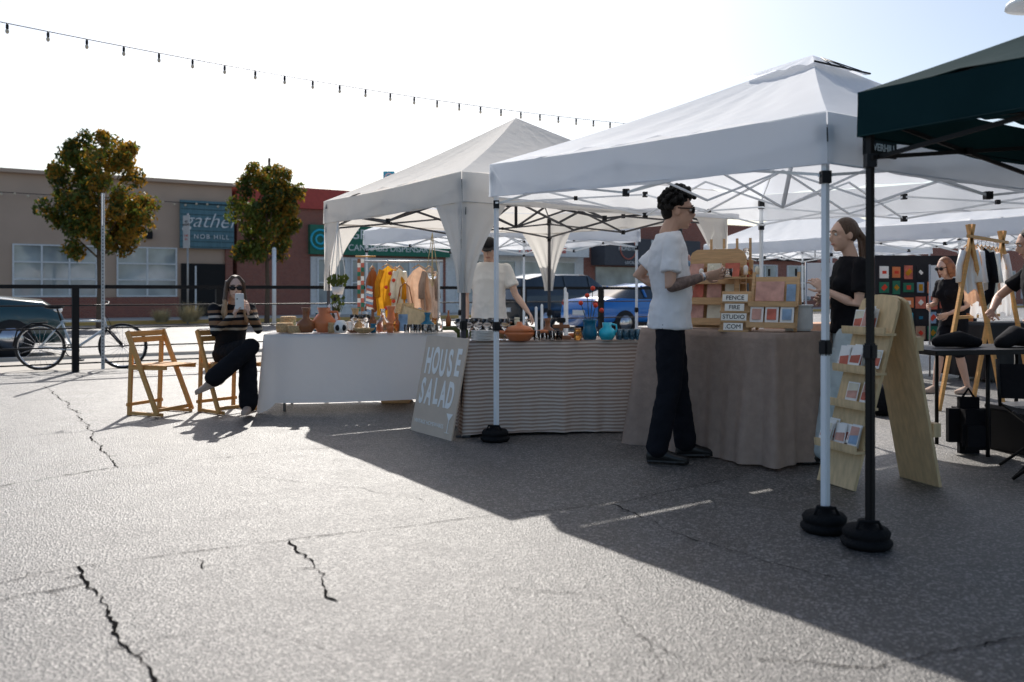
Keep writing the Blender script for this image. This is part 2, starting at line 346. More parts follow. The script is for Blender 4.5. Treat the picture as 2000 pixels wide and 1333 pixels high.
b.M=FM@Matrix.Translation((12.15,-.3,3.45))@Matrix.Rotation(R(90),4,'X'); b.torus((0,0,0),(0,0,1),.42,.05,'turq'); b.torus((0,0,0),(0,0,1),.2,.05,'turq'); b.M=FM
b.text('GREEN REEFER',wallM((15.6,-.29,3.72),(1,0,0)),.62,'ceram',.01); b.text('CANNABIS DISPENSARY',wallM((15.6,-.29,3.12),(1,0,0)),.4,'ceram',.01)
b.rod((10.6,2,5.6),(10.6,2,7.2),.06,'bark'); b.build()
b=MB('white_shop_building'); b.M=FM
b.box((22.8,6,2.1),(8.4,12,4.2),'whitewall'); b.box((22.8,-.5,3.3),(7.6,1,.7),'whitewall'); 
for i in range(4): window(b,19.2+i*1.9,20.7+i*1.9,.5,2.7,1,2)
b.text('Monte Rosa',wallM((23.6,-1.03,3.3),(1,0,0)),.6,'petal',.01,shear=.3); b.build()
b=MB('bistro_building'); b.M=FM
b.box((31,6,2.5),(8,12,5),'brick'); b.box((31,-.6,3.3),(7,1.2,1.45),'greyawn'); b.box((31,-.02,1.3),(6.4,.1,2.4),'winglass')
b.text('BISTRO',wallM((31.9,-1.23,3.68),(1,0,0)),.72,'sgn',.01,offset=.02); b.text('BEER',wallM((31.9,-1.23,3.12),(1,0,0)),.6,'sgn',.01,offset=.02)
b.text('MONSTER',wallM((29.1,-1.23,3.45),(1,0,0)),.3,'sgn',.01); b.torus((29.1,-1.23,3.45),(0,1,0),.55,.03,'c2')
b.text('LOCAL BEST * LOCAL BEERS * LOCAL EATS',wallM((31,-1.23,2.7),(1,0,0)),.22,'sgn',.005); b.build()
b=MB('brick_shop_building'); b.M=FM
b.box((56,6,2.6),(42,12,5.2),'brick'); b.box((43,-.2,4.1),(6,.2,2),'darkin'); b.text('Spark',wallM((43,-.32,4.1),(1,0,0)),1.7,'petal',.02,shear=.3)
for i in range(12): window(b,37+i*3.2,39.2+i*3.2,.6,2.8,2,2)
b.build()
b=MB('roof_sign'); b.M=T(-6.5,46); b.rod((0,0,0),(0,0,6.8),.08,'grey_metal'); b.box((0,0,7.2),(.6,.15,.6),'turq'); b.torus((0,-.1,7.2),(0,1,0),.18,.03,'ceram'); b.build()
# trees
def tree(x,y,h,w,zb,n,org):
    t=MB('street_tree'); 
    t.tube([(x,y,0),(x+.03,y,zb*.6),(x-.02,y+.02,zb+.3),(x,y,zb+(h-zb)*.6)],[.1,.08,.06,.03],'bark',8)
    for i in range(11):
        a=i*2.4; z=zb+.05+(i%4)*.3; r=w*.36
        t.tube([(x,y,z-.15),(x+math.cos(a)*r*.5,y+math.sin(a)*r*.5,z+.45),(x+math.cos(a)*r,y+math.sin(a)*r,z+1.0)],[.035,.022,.01],'bark',5)
    cl=[]
    for i in range(95):
        k=random.random()**.9; zz=zb+.1+(h-zb-.25)*k
        rr=w/2*(max(0,math.sin(math.pi*(.17+.74*k)))**.5)*random.uniform(.75,1.12)
        a=random.uniform(0,2*math.pi); q=random.uniform(.15,1)**.45
        cl.append((V((x+math.cos(a)*rr*q*.9,y+math.sin(a)*rr*q*.9,zz)),random.uniform(.22,.42),random.random()))
    for i in range(n):
        c,r,k=random.choice(cl)
        d=V((random.gauss(0,1),random.gauss(0,1),random.gauss(0,1))).normalized()*r*random.random()**.42
        p=c+d; s=random.uniform(.055,.11); e=Euler((random.uniform(-1.3,1.3),random.uniform(-1.3,1.3),random.uniform(0,6.3))).to_matrix()
        q=random.random()
        m='leafo' if (q<org*(2.0 if p.x>x+.3 else .7)+(.3 if k>.86 else 0)) else ('leafd' if k<.3 else 'leaf')
        t.add([p+e@V((-s,0,0)),p+e@V((0,-s*.5,.01)),p+e@V((s,0,0)),p+e@V((0,s*.5,.01))],[(0,1,2,3)],m)
    t.build()
tree(-13.1,27.6,6.1,3.5,2.3,15000,.26); tree(-8.9,31.6,5.75,2.75,2.3,12000,.2)
s=MB('dry_shrubs')
for cx,cy,r in ((-11.2,30.3,.7),(-12.0,29.8,.5),(-15.5,27.6,.6)):
    for i in range(500):
        a=random.uniform(0,6.3); q=random.uniform(0,.35)*r; p=V((cx+math.cos(a)*q,cy+math.sin(a)*q,.1)); e=p+V((math.cos(a)*random.uniform(.1,.9)*r,math.sin(a)*random.uniform(.1,.9)*r,random.uniform(.35,1.1)*r))
        w=V((-math.sin(a),math.cos(a),0))*.012; s.add([p-w,p+w,e],[(0,1,2)],'shrub')
s.build()
# fence
f=MB('metal_fence'); f.M=FM
for x in (-9.6,-7.7,-5.8,-3.9,-2.0,-.13,1.88,3.8,5.7,7.6,9.5,11.4,13.3,15.2,17.1,19): 
    f.box((x,-23.2,.6),(.09,.09,1.2),'blackmetal'); 
f.box((5,-23.2,1.22),(32,.1,.055),'blackmetal')
for z in (.95,.62,.35,.12): f.rod((-10,-23.2,z),(20,-23.2,z),.011,'blackmetal',6)
f.build()
# sign posts
p=MB('perforated_sign_post'); p.M=T(-5.93,12.62,0,R(20))
p.box((0,0,1.3),(.045,.045,2.55),'galv'); p.box((0,-.03,2.33),(.008,.30,.46),'sgn')
for i in range(48): p.box((0,-.0235,.1+i*.05),(.012,.003,.02),'black')
p.build()
p=MB('parking_sign'); p.M=T(-11.4,30.6,0,R(-40)); p.rod((0,0,0),(0,0,3.9),.035,'galv'); p.box((0,-.05,3.25),(.42,.02,1.15),'sgn')
p.text('NO\nPARKING',wallM((0,-.063,3.55),(1,0,0)),.11,'black',.002); p.text('2 HR\n8-6',wallM((0,-.063,3.05),(1,0,0)),.12,'petal',.002); p.build()
p=MB('utility_post'); p.rod((-8.2,30.0,0),(-8.2,30.0,2.6),.07,'ceram'); p.lathe((-8.2,30,2.6),[(.08,0),(.05,.06),(0,.08)],'ceram',10); p.build()
# string lights
s=MB('string_lights'); A=V((-7.2,10.2,4.46)); B=V((3.6,18.7,4.56)); N=120
def sl(t): q=A.lerp(B,t); return q+V((0,0,-.2*4*t*(1-t)+.1))
s.tube([sl(i/N) for i in range(N+1)],.006,'black',5)
for i in range(30):
    q=sl((i+.45)/30); s.lathe(q-V((0,0,.075)),[(.014,0),(.018,.012),(.018,.05),(.010,.075)],'black',8); s.ball(q-V((0,0,.10)),(.024,.024,.032),'bulb',n=8)
s.build()
p=MB('light_pole'); p.rod((3.6,18.7,0),(3.6,18.7,4.62),.06,'blackmetal'); p.build()
p=MB('light_pole'); p.rod((-7.2,10.2,0),(-7.2,10.2,4.6),.06,'blackmetal'); p.build()
p=MB('street_lamp'); p.lathe((4.72,7.8,3.71),[(.27,0),(.26,.04),(.12,.14),(.05,.2),(.04,.3)],'white_metal',20); p.tube([(4.72,7.8,3.95),(4.72,7.8,4.25),(5.0,7.9,4.4),(5.6,8.1,4.4)],.03,'white_metal',8); p.rod((5.6,8.1,0),(5.6,8.1,4.45),.06,'white_metal'); p.build()
# ---------------------------------------------------------------- vehicles
def car(name,M,L,W,H,paint,suv=False):
    b=MB(name); b.M=M; w=W/2
    if suv: st=[(0,.62,.9),(.06,.98,1.0),(.3,1.02,1.55),(.9,1.03,H),(2.6,1.03,H),(3.2,1.03,H-.35),(3.55,1.03,1.08),(L-.35,.95,1.0),(L-.05,.75,.8),(L,.6,.62)]
    else: st=[(0,.6,.62),(.05,.92,.95),(.7,.98,1.0),(1.35,.95,H-.08),(1.9,.95,H),(2.6,.95,H-.03),(3.4,.96,1.02),(L-.4,.82,.88),(L-.05,.62,.66),(L,.5,.52)]
    Rg=[];n=len(st)
    for x,zb,zr in st:
        e=1-.12*(abs(x/L-.5)*2)**4; cab=zr>zb+.2; k=.76 if cab else .8
        half=[(.88*w*e,.24),(w*e,.42),(w*e,.66 if zb>.66 else zb-.02),(.95*w*e,zb),(k*w*e,zr-.03),(.4*w*e,zr+.015)]
        Rg.append([(y,z) for y,z in half]+[(-y,z) for y,z in half[::-1]])
    vs=[(st[i][0],y,z) for i in range(n) for y,z in Rg[i]]; k=12; gl=[];pt=[]
    for i in range(n-1):
        c0=st[i][2]>st[i][1]+.2; c1=st[i+1][2]>st[i+1][1]+.2
        for j in range(k):
            fc=(i*k+j,i*k+(j+1)%k,(i+1)*k+(j+1)%k,(i+1)*k+j)
            isg=(j in(3,7) and (c0 or c1)) or (j in(4,5,6) and (c0!=c1))
            (gl if isg else pt).append(fc)
    pt+= [tuple(range(k)),tuple((n-1)*k+i for i in range(k))]
    b.add(vs,pt,paint,True); b.add(vs,gl,'carglass',True)
    for x in (.85,L-.85):
        for sy in (-1,1):
            b.M=M@Matrix.Translation((x,sy*(w-.1),.33))@Matrix.Rotation(R(90),4,'X')
            b.lathe((0,0,-.1),[(.2,0),(.33,.0),(.34,.05),(.34,.16),(.33,.2),(.2,.2)],'tire',24); b.lathe((0,0,-.11),[(0,0),(.2,.0),(.21,.1),(.2,.225),(0,.225)],'chrome',10)
            b.torus((0,0,sy*-.0),(0,0,1),.36,.03,'black')
            b.M=M
    for sy in(-1,1):
        b.ball((L-.14,sy*w*.68,.68 if not suv else .82),(.12,.2,.07),'lampw'); b.ball((.06,sy*w*.75,.85),(.06,.16,.08),'lampr')
        b.box((L*.62,sy*(w+.08),1.0),(.12,.2,.12),paint,bev=.03)
        for xx in (L*.35,L*.55): b.bar((xx,sy*.96*w,1.0),(xx-.03,sy*.78*w,H-.06),.05,.04,paint)
        b.bar((.9,sy*w*1.003,.3),(L-.9,sy*w*1.003,.3),.02,.1,'black')
    b.box((L-.02,0,.5),(.06,W*.5,.14),'black',bev=.02); b.box((-.005,0,.6),(.03,.5,.13),'sgn'); b.build()
car('parked_car',FM@T(-4.6,-18.9),4.7,1.8,1.5,'teal',True)
car('parked_car',FM@T(12.3,-18.8),4.5,1.8,1.36,'bluecar')
car('parked_suv',FM@T(12.6,-14.8),4.7,1.85,1.68,'darkcar',True)
car('parked_car',FM@T(20,-7),4.5,1.8,1.42,'silvercar')
# ---------------------------------------------------------------- bicycle
b=MB('bicycle'); b.M=T(-6.9,12.75,0,R(14))@Matrix.Rotation(R(6),4,'X')
w0=V((0,0,.34)); w1=V((1.12,0,.34))
for c in (w0,w1):
    b.torus(c,(0,1,0),.325,.02,'tire',36,8); b.torus(c,(0,1,0),.305,.011,'chrome',36,6); b.rod(c-V((0,.05,0)),c+V((0,.05,0)),.02,'chrome')
    for i in range(20):
        a=i*math.pi/10; b.rod(c+V((0,.02*(-1)**i,0)),c+V((math.cos(a)*.3,0,math.sin(a)*.3)),.0022,'chrome',4)
bb=V((.44,0,.29)); st=V((.29,0,.72)); hd=V((.86,0,.78)); hb=V((.9,0,.62))
for p,q,r in ((bb,st,.017),(st,hd-V((0,0,.06)),.015),(bb,hb,.02),(hd,hb,.019)): b.rod(p,q,r,'bikeframe')
for sy in(-.05,.05):
    b.rod(bb+V((0,sy*.4,0)),w0+V((0,sy,0)),.010,'bikeframe'); b.rod(st+V((0,sy*.4,-.03)),w0+V((0,sy,0)),.009,'bikeframe'); b.rod(hb+V((0,sy,0)),w1+V((0,sy,0)),.013,'black')
b.rod(st,V((.24,0,.9)),.013,'black'); b.ball((.2,0,.93),(.14,.07,.03),'black'); b.rod(hd,V((.84,0,.95)),.014,'black'); b.rod((.84,0,.95),(.92,0,.97),.014,'black')
b.tube([(.8,-.3,.99),(.9,-.2,.98),(.93,0,.97),(.9,.2,.98),(.8,.3,.99)],.012,'black'); b.torus(bb+V((0,-.05,0)),(0,1,0),.09,.007,'black',20,5)
b.rod(bb+V((0,-.07,0)),bb+V((.12,-.08,-.12)),.01,'chrome'); b.box(bb+V((.12,-.12,-.13)),(.09,.08,.02),'black'); b.rod(bb+V((0,.07,0)),bb+V((-.12,.08,.12)),.01,'chrome')
b.rod(bb+V((0,-.05,.09)),w0+V((0,-.05,.04)),.005,'black',5); b.rod(bb+V((0,-.05,-.09)),w0+V((0,-.05,-.04)),.005,'black',5)
b.tube([(-.36,0,.36),(-.3,0,.58),(-.1,0,.69),(.1,0,.7)],.012,'black'); b.tube([(.84,-.05,.9),(.95,-.1,.75),(.98,0,.6)],.004,'black'); b.build()
# ---------------------------------------------------------------- canopies
def canopy(name,FL,ud,vd,size,z,val,peak,roof,leg,drape=False,vent=False,seed=0,pks=(0,0),bt=1):
    b=MB(name); ud=V(ud).normalized(); vd=V(vd).normalized(); FL=V((*FL,0))
    C=[FL,FL+ud*size,FL+ud*size+vd*size,FL+vd*size]; ez=list(z)
    P=[V((c.x,c.y,e)) for c,e in zip(C,ez)]; cen=sum(P,V())/4; pk=V((cen.x+pks[0],cen.y+pks[1],peak))
    ov=.02
    E=[p+V(((p-cen).x,(p-cen).y,0)).normalized()*ov for p in P]
    for i in range(4):
        a,c=E[i],E[(i+1)%4]
        def fn(s,t,a=a,c=c):
            q=a.lerp(c,s).lerp(pk,t); sg=-.06*math.sin(math.pi*s)*math.sin(math.pi*min(1,t*1.05))**.8*(1-t*.3)
            wr=(.010*math.sin(s*31+t*9+seed)+.008*math.sin(s*57-t*14+seed*2))*(1-t)
            return q+V((0,0,sg+wr*math.sin(math.pi*s)-.03*math.sin(math.pi*t)))
        b.grid(fn,26,16,roof)
        out=(a+c)/2-cen; out.z=0; out.normalize()
        def fv(s,t,a=a,c=c,out=out):
            q=a.lerp(c,s); return q+V((0,0,-val*t-.018*math.sin(math.pi*s)))+out*(.004+.018*t*math.sin(s*19+seed*3)*math.sin(math.pi*s)+.008*math.sin(s*47+t*2)*t)
        b.grid(fv,40,4,roof)
        b.rod(fv(0,1)-out*.003,fv(1,1)-out*.003,.004,roof,5)
    if vent:
        for i in range(4):
            a,c=E[i].lerp(pk,.80),E[(i+1)%4].lerp(pk,.80)
            top=pk+V((0,0,.015))
            def fn(s,t,a=a,c=c): q=(a.lerp(c,s)+V((0,0,.018))).lerp(top,t); return q+V((0,0,.012*math.sin(s*19)*(1-t)))
            b.grid(fn,10,6,roof)
        b.rod(E[1].lerp(pk,.80)+V((0,0,.026)),E[2].lerp(pk,.80)+V((0,0,.026)),.007,'black',5)
        for k in(.25,.5,.75): b.rod(E[1].lerp(pk,.78).lerp(E[2].lerp(pk,.78),k)+V((0,0,.035)),pk.lerp(E[2],.03)+V((0,0,.02)),.004,'black',5)
    for i in range(4):
        a,c=P[i],P[(i+1)%4]; m=(a+c)/2; ins=(cen-m); ins.z=0; ins.normalize(); o=ins*.045
        hi,lo=V((0,0,-.12)),V((0,0,-.30)); w1,w2=.012*bt,.019*bt
        for (p,q) in ((a+hi,m+lo),(a+lo,m+hi),(m+hi,c+lo),(m+lo,c+hi)): b.bar(p+o,q+o,w1,w2,leg)
        for q in (a.lerp(c,.25),a.lerp(c,.75)): b.box(q+o*1.3+V((0,0,-.21)),(.028,.028,.033),'black')
        for h in (hi,lo): b.box(m+o+h,(.04,.04,.045),'black')
        hub=V((cen.x,cen.y,cen.z)); 
        b.bar(m+o+hi,m.lerp(hub,.5)+lo,w1,w2,leg); b.bar(m+o+lo,m.lerp(hub,.5)+hi*.5,w1,w2,leg)
        b.bar(m.lerp(hub,.5)+lo,hub+hi*.3,w1,w2,leg); b.bar(m.lerp(hub,.5)+hi*.5,hub+lo,w1,w2,leg)
        b.rod(a+V((0,0,-.07)),a.lerp(pk,.5)+V((0,0,-.07)),.008*bt,leg,6)
        g=C[i]+V(((cen-C[i]).x,(cen-C[i]).y,0)).normalized()*.03; rz=(0,0,math.atan2(ud.y,ud.x))
        b.box(g+V((0,0,.46)),(.034,.034,.88),leg,rot=rz,bev=.004); b.box(g+V((0,0,(ez[i]+.85)/2-.04)),(.027,.027,ez[i]-.9),leg,rot=rz)
        b.box(g+V((0,0,.88)),(.050,.050,.075),'black',rot=rz,bev=.008); b.box(g+V((0,0,ez[i]-.31)),(.045,.045,.06),'black'); b.box(g+V((0,0,ez[i]-.1)),(.05,.05,.08),'black')
        b.box(g+V((0,0,.01)),(.11,.11,.016),leg)
        if drape:
            for q in (P[(i+1)%4],P[(i-1)%4]):
                d=(q-P[i]); d.z=0; d.normalize(); od=V((E[i]-P[i]));od.z=0
                def fd(s,t,d=d,od=od,p=P[i]):
                    w=.36*(1-t)**1.6+.07; fold=.014*math.sin(s*14+t*4)*(.3+t)
                    return p+od*(.9-.5*t)+d*(w*s)+V((0,0,-val-t*.72))+V((-d.y,d.x,0))*fold
                b.grid(fd,10,14,roof)
    b.rod(cen+V((0,0,-.3)),pk-V((0,0,.03)),.016,leg,8)
    return b,P,C
b,P,C=canopy('white_canopy_tent',(-.15,6.70),u_,v_,3.03,(2.13,2.01,2.0,2.08),.25,2.84,'white_can','white_metal',vent=True,seed=2,pks=(.22,.02),bt=.75)
M=wallM(P[1]+v_*.36+V((0,0,-.15))+u_*.055,v_); b.box(P[1]+v_*.36+V((0,0,-.15))+u_*.042,(.26,.012,.085),'black',rot=(0,0,math.atan2(v_.y,v_.x)))
b.text('OVERHILL',M,.05,'ceram',.001,offset=.001)
b.build()
b,P,C=canopy('cream_canopy_tent',(-2.0,9.35),u_,v_,2.95,(2.12,2.10,2.1,2.12),.24,2.93,'cream_can','grey_metal',drape=True,seed=5); 
b.add([P[0]+u_*.06+V((0,0,-.09))-v_*.03,P[0]+u_*.12+V((0,0,-.09))-v_*.03,P[0]+u_*.09+V((0,0,-.03))-v_*.03],[(0,1,2)],'grey_metal'); b.build()
b,P,C=canopy('dark_canopy_tent',(1.585,3.93),u_,v_,3.03,(2.05,2.06,2.06,2.06),.2,2.82,'dark_can','blackmetal',seed=9); b.build()
for i,(x,y,zz) in enumerate(((-2.3,13.6,2.1),(5.0,13.0,2.1),(8.3,15.2,2.12),(3.9,17.6,2.1),(9.6,12.4,2.05),(7.2,9.3,2.05))):
    b,_,_=canopy('white_canopy_tent' if i<5 else 'dark_canopy_tent',(x,y),u_,v_,3.0,(zz,)*4,.22,2.95,'white_can' if i<5 else 'dark_can','white_metal',seed=20+i); b.build()
for x,y in ((-.13,6.70),(1.50,4.18),(1.60,3.93)):
    w=MB('tent_leg_weight'); w.lathe((x,y,.0),[(0,0),(.098,.0),(.112,.018),(.112,.03),(.10,.042),(.094,.045),(.10,.05),(.104,.07),(.09,.088),(.045,.094),(.036,.12),(0,.12)],'weight',28); w.tube([(x-.06,y-.04,.09),(x-.05,y-.05,.125),(x+.03,y-.06,.125),(x+.05,y-.05,.09)],.008,'weight'); w.build()
# ---------------------------------------------------------------- tables with cloths
def clothtable(name,o,xd,wd,dp,zt,zb,m,amp=.02,freq=9,seed=0,legm='galv',tips=0,flare=.05):
    b=MB(name); xd=V((*xd,0)).normalized(); yd=V((-xd.y,xd.x,0)); o=V((*o,0))
    c=[V((0,0,0)),V((wd,0,0)),V((wd,dp,0)),V((0,dp,0))]
    pts=[]
    for i in range(4):
        a,e=c[i],c[(i+1)%4]; L=(e-a).length; d=(e-a).normalized(); out=V((d.y,-d.x,0)); k=int(L/.02)
        for j in range(k):
            t=(j+.5)/k*L; co=max(0,1-min(t,L-t)/.10)
            o2=out.copy()
            if t<.1: o2=(out*(.5+t/.2)+(-d)*(.5-t/.2)).normalized()
            if L-t<.1: o2=(out*(.5+(L-t)/.2)+d*(.5-(L-t)/.2)).normalized()
            pts.append((a+d*t,o2,co))
    K=len(pts); rows=18; rnd=random.Random(seed); ph=[rnd.uniform(0,6.3) for _ in range(6)]
    vs=[];fs=[]
    for r in range(rows+1):
        t=r/rows
        for i,(p,nn,co) in enumerate(pts):
            s=i*.02
            env=.5+.5*math.sin(s*1.3+ph[4])
            fold=(math.sin(s*freq+ph[0]+1.5*math.sin(s*2.1))+.6*math.sin(s*freq*1.7+ph[1])+.4*math.sin(s*freq*3.1+ph[2]+t))*amp*(t**.7)*(.4+env)
            z=zt+(zb-tips*co**.6-zt)*t+.012*math.sin(s*2.2+ph[3])*t
            q=p+nn*(.006+max(-.004,fold+flare*t*(.4+1.1*co)))
            vs.append(o+xd*q.x+yd*q.y+V((0,0,z-(.004 if r==0 else 0))))
    for r in range(rows):
        for i in range(K):
            k=(i+1)%K; fs.append((r*K+i,r*K+k,(r+1)*K+k,(r+1)*K+i))
    fs.append(tuple(range(K)))
    b.add(vs,fs,m,True)
    b.M=T(o.x,o.y,0,math.atan2(xd.y,xd.x)); b.box((wd/2,dp/2,zt-.03),(wd-.04,dp-.04,.03),'ply')
    for x in (.18,wd-.18):
        for y in (.08,dp-.08): b.rod((x,y,0),(x,y,zt-.04),.014,legm)
    b.M=Matrix.Identity(4); return b
b=clothtable('white_cloth_table',(-2.36,8.28),(1.82,.22),1.83,.72,.745,.10,'wcloth',amp=.014,freq=5,seed=3,tips=.1); b.build()
b=clothtable('striped_cloth_table',(-.36,6.88),(1.5,.30),1.72,.7,.75,.015,'stripe',amp=.012,freq=15,seed=4,flare=.04); b.build()
b=clothtable('linen_cloth_table',(.98,6.62),(.585,-.81),1.23,.62,.88,.01,'linen',amp=.026,freq=12,seed=8,flare=.08); b.build()
# ---------------------------------------------------------------- HOUSE SALAD sign
b=MB('house_salad_sign'); p0=V((-.845,7.24,0)); p1=V((-.47,6.70,0)); xd=(p1-p0).normalized(); back=V((-xd.y,xd.x,0)); 
up=(V((0,0,.78))+back*.16).normalized(); W=(p1-p0).length; Hh=.80
nrm=xd.cross(up)
def sp(x,y,o=0): return p0+xd*x+up*y+nrm*o
vs=[sp(x,y,o) for o in(0,-.012) for x,y in((0,0),(W,0),(W,Hh),(0,Hh))]
b.add(vs,[(0,1,2,3),(7,6,5,4),(0,4,5,1),(1,5,6,2),(2,6,7,3),(3,7,4,0)],'signboard')
def lets(word,x0,y,w,h,seed):
    r=random.Random(seed)
    for i,ch in enumerate(word):
        cx=x0+w*(i+.5); Mx=wallM(sp(cx,y+r.uniform(-.01,.01),.002),xd,up)@Matrix.Rotation(r.uniform(-.08,.08),4,'Z')@Matrix.Diagonal((.70*r.uniform(.9,1.1),h,1,1))
        b.text(ch,Mx,.21,'cream',.001,offset=.007)
lets('HOUSE',.05,.585,.115,1.4,3); lets('SALAD',.03,.335,.112,1.35,4)
b.text('VINTAGE HOMEWARES',wallM(sp(W*.42,.09,.002),xd,up),.045,'cream',.001)
b.add([sp(W-.13,.20,.003),sp(W-.03,.20,.003),sp(W-.08,.14,.003)],[(0,1,2)],'cream'); b.bar(sp(W-.08,.15,.003),sp(W-.08,.05,.003),.008,.002,'cream'); b.bar(sp(W-.11,.05,.003),sp(W-.05,.05,.003),.008,.002,'cream')
b.build()
# ---------------------------------------------------------------- folding chairs
def chair(M):
    b=MB('folding_chair'); b.M=M; W=.44
    for y in (0,W):
        b.bar((-.03,y,.78),(.33,y,.02),.022,.045,'chairwood',up=(1,0,0)); 
    for y in (.035,W-.035):
        b.bar((-.04,y,.0),(-.01,y,.70),.022,.04,'chairwood',up=(1,0,0)); b.bar((.0,y,.44),(.40,y,.45),.022,.035,'chairwood')
        b.bar((-.04,y,.02),(.36,y,.02),.02,.03,'chairwood')
    for z,x in ((.755,-.02),(.70,.0)): b.bar((x,0,z),(x,W,z),.018,.05,'chairwood')
    b.bar((.31,0,.06),(.31,W,.06),.02,.03,'chairwood'); b.bar((-.035,0,.10),(-.035,W,.10),.02,.03,'chairwood')
    for i in range(7): b.box((.03+i*.058,W/2,.466),(.05,W-.03,.014),'chairwood',bev=.004)
    return b.build()
chair(T(-3.54,8.06,0,R(-22))); chair(T(-2.98,8.28,0,R(-38)))
# ---------------------------------------------------------------- people
def blob(name,b,parent,vox,sm=4,disp=0,dsc=.12):
    o=b.build(parent,name)
    m=o.modifiers.new('r','REMESH'); m.mode='VOXEL'; m.voxel_size=vox; m.use_smooth_shade=True
    if sm: s=o.modifiers.new('s','SMOOTH'); s.iterations=sm; s.factor=.5
    if disp:
        t=bpy.data.textures.new('folds','CLOUDS'); t.noise_scale=dsc; d=o.modifiers.new('d','DISPLACE'); d.texture=t; d.strength=disp; d.texture_coords='LOCAL'; d.mid_level=.5
    return o
def hand(par,w,d,n,ts,skin,k=1,curl=.5,name='hand'):
    w,d,n=V(w),V(d).normalized(),V(n).normalized(); n=(n-d*n.dot(d)).normalized(); s=d.cross(n)*ts
    b=MB(name)
    b.rings([(w-d*.03,s*.024*k,n*.02*k),(w,s*.026*k,n*.019*k),(w+d*.03*k,s*.036*k,n*.017*k),(w+d*.07*k,s*.041*k,n*.015*k),(w+d*.09*k,s*.036*k,n*.011*k)],skin,12)
    for i,l in enumerate((.95,1.06,1,.8)):
        p=w+d*(.084-.006*abs(i-1.3))*k+s*(.030-.0205*i)*k; pts=[p]; a=curl*.4+.1*i*curl
        dd=d+s*(.12-.08*i)
        for j,L in enumerate((.042,.027,.021)):
            q=(dd*math.cos(a)+n*math.sin(a)).normalized(); p=p+q*L*l*k; pts.append(p); a+=curl
        b.tube(pts,[.0095*k,.009*k,.008*k,.0068*k],skin,8)
    p=w+d*.022*k+s*.026*k; q=(d*.6+s*.75+n*.3).normalized(); p2=p+q*.042*k; q2=(d*.85+s*.25+n*.4).normalized()
    b.tube([p,p2,p2+q2*.032*k,p2+q2*.052*k],[.014*k,.011*k,.0095*k,.008*k],skin,8)
    return blob(name,b,par,.0042,2)
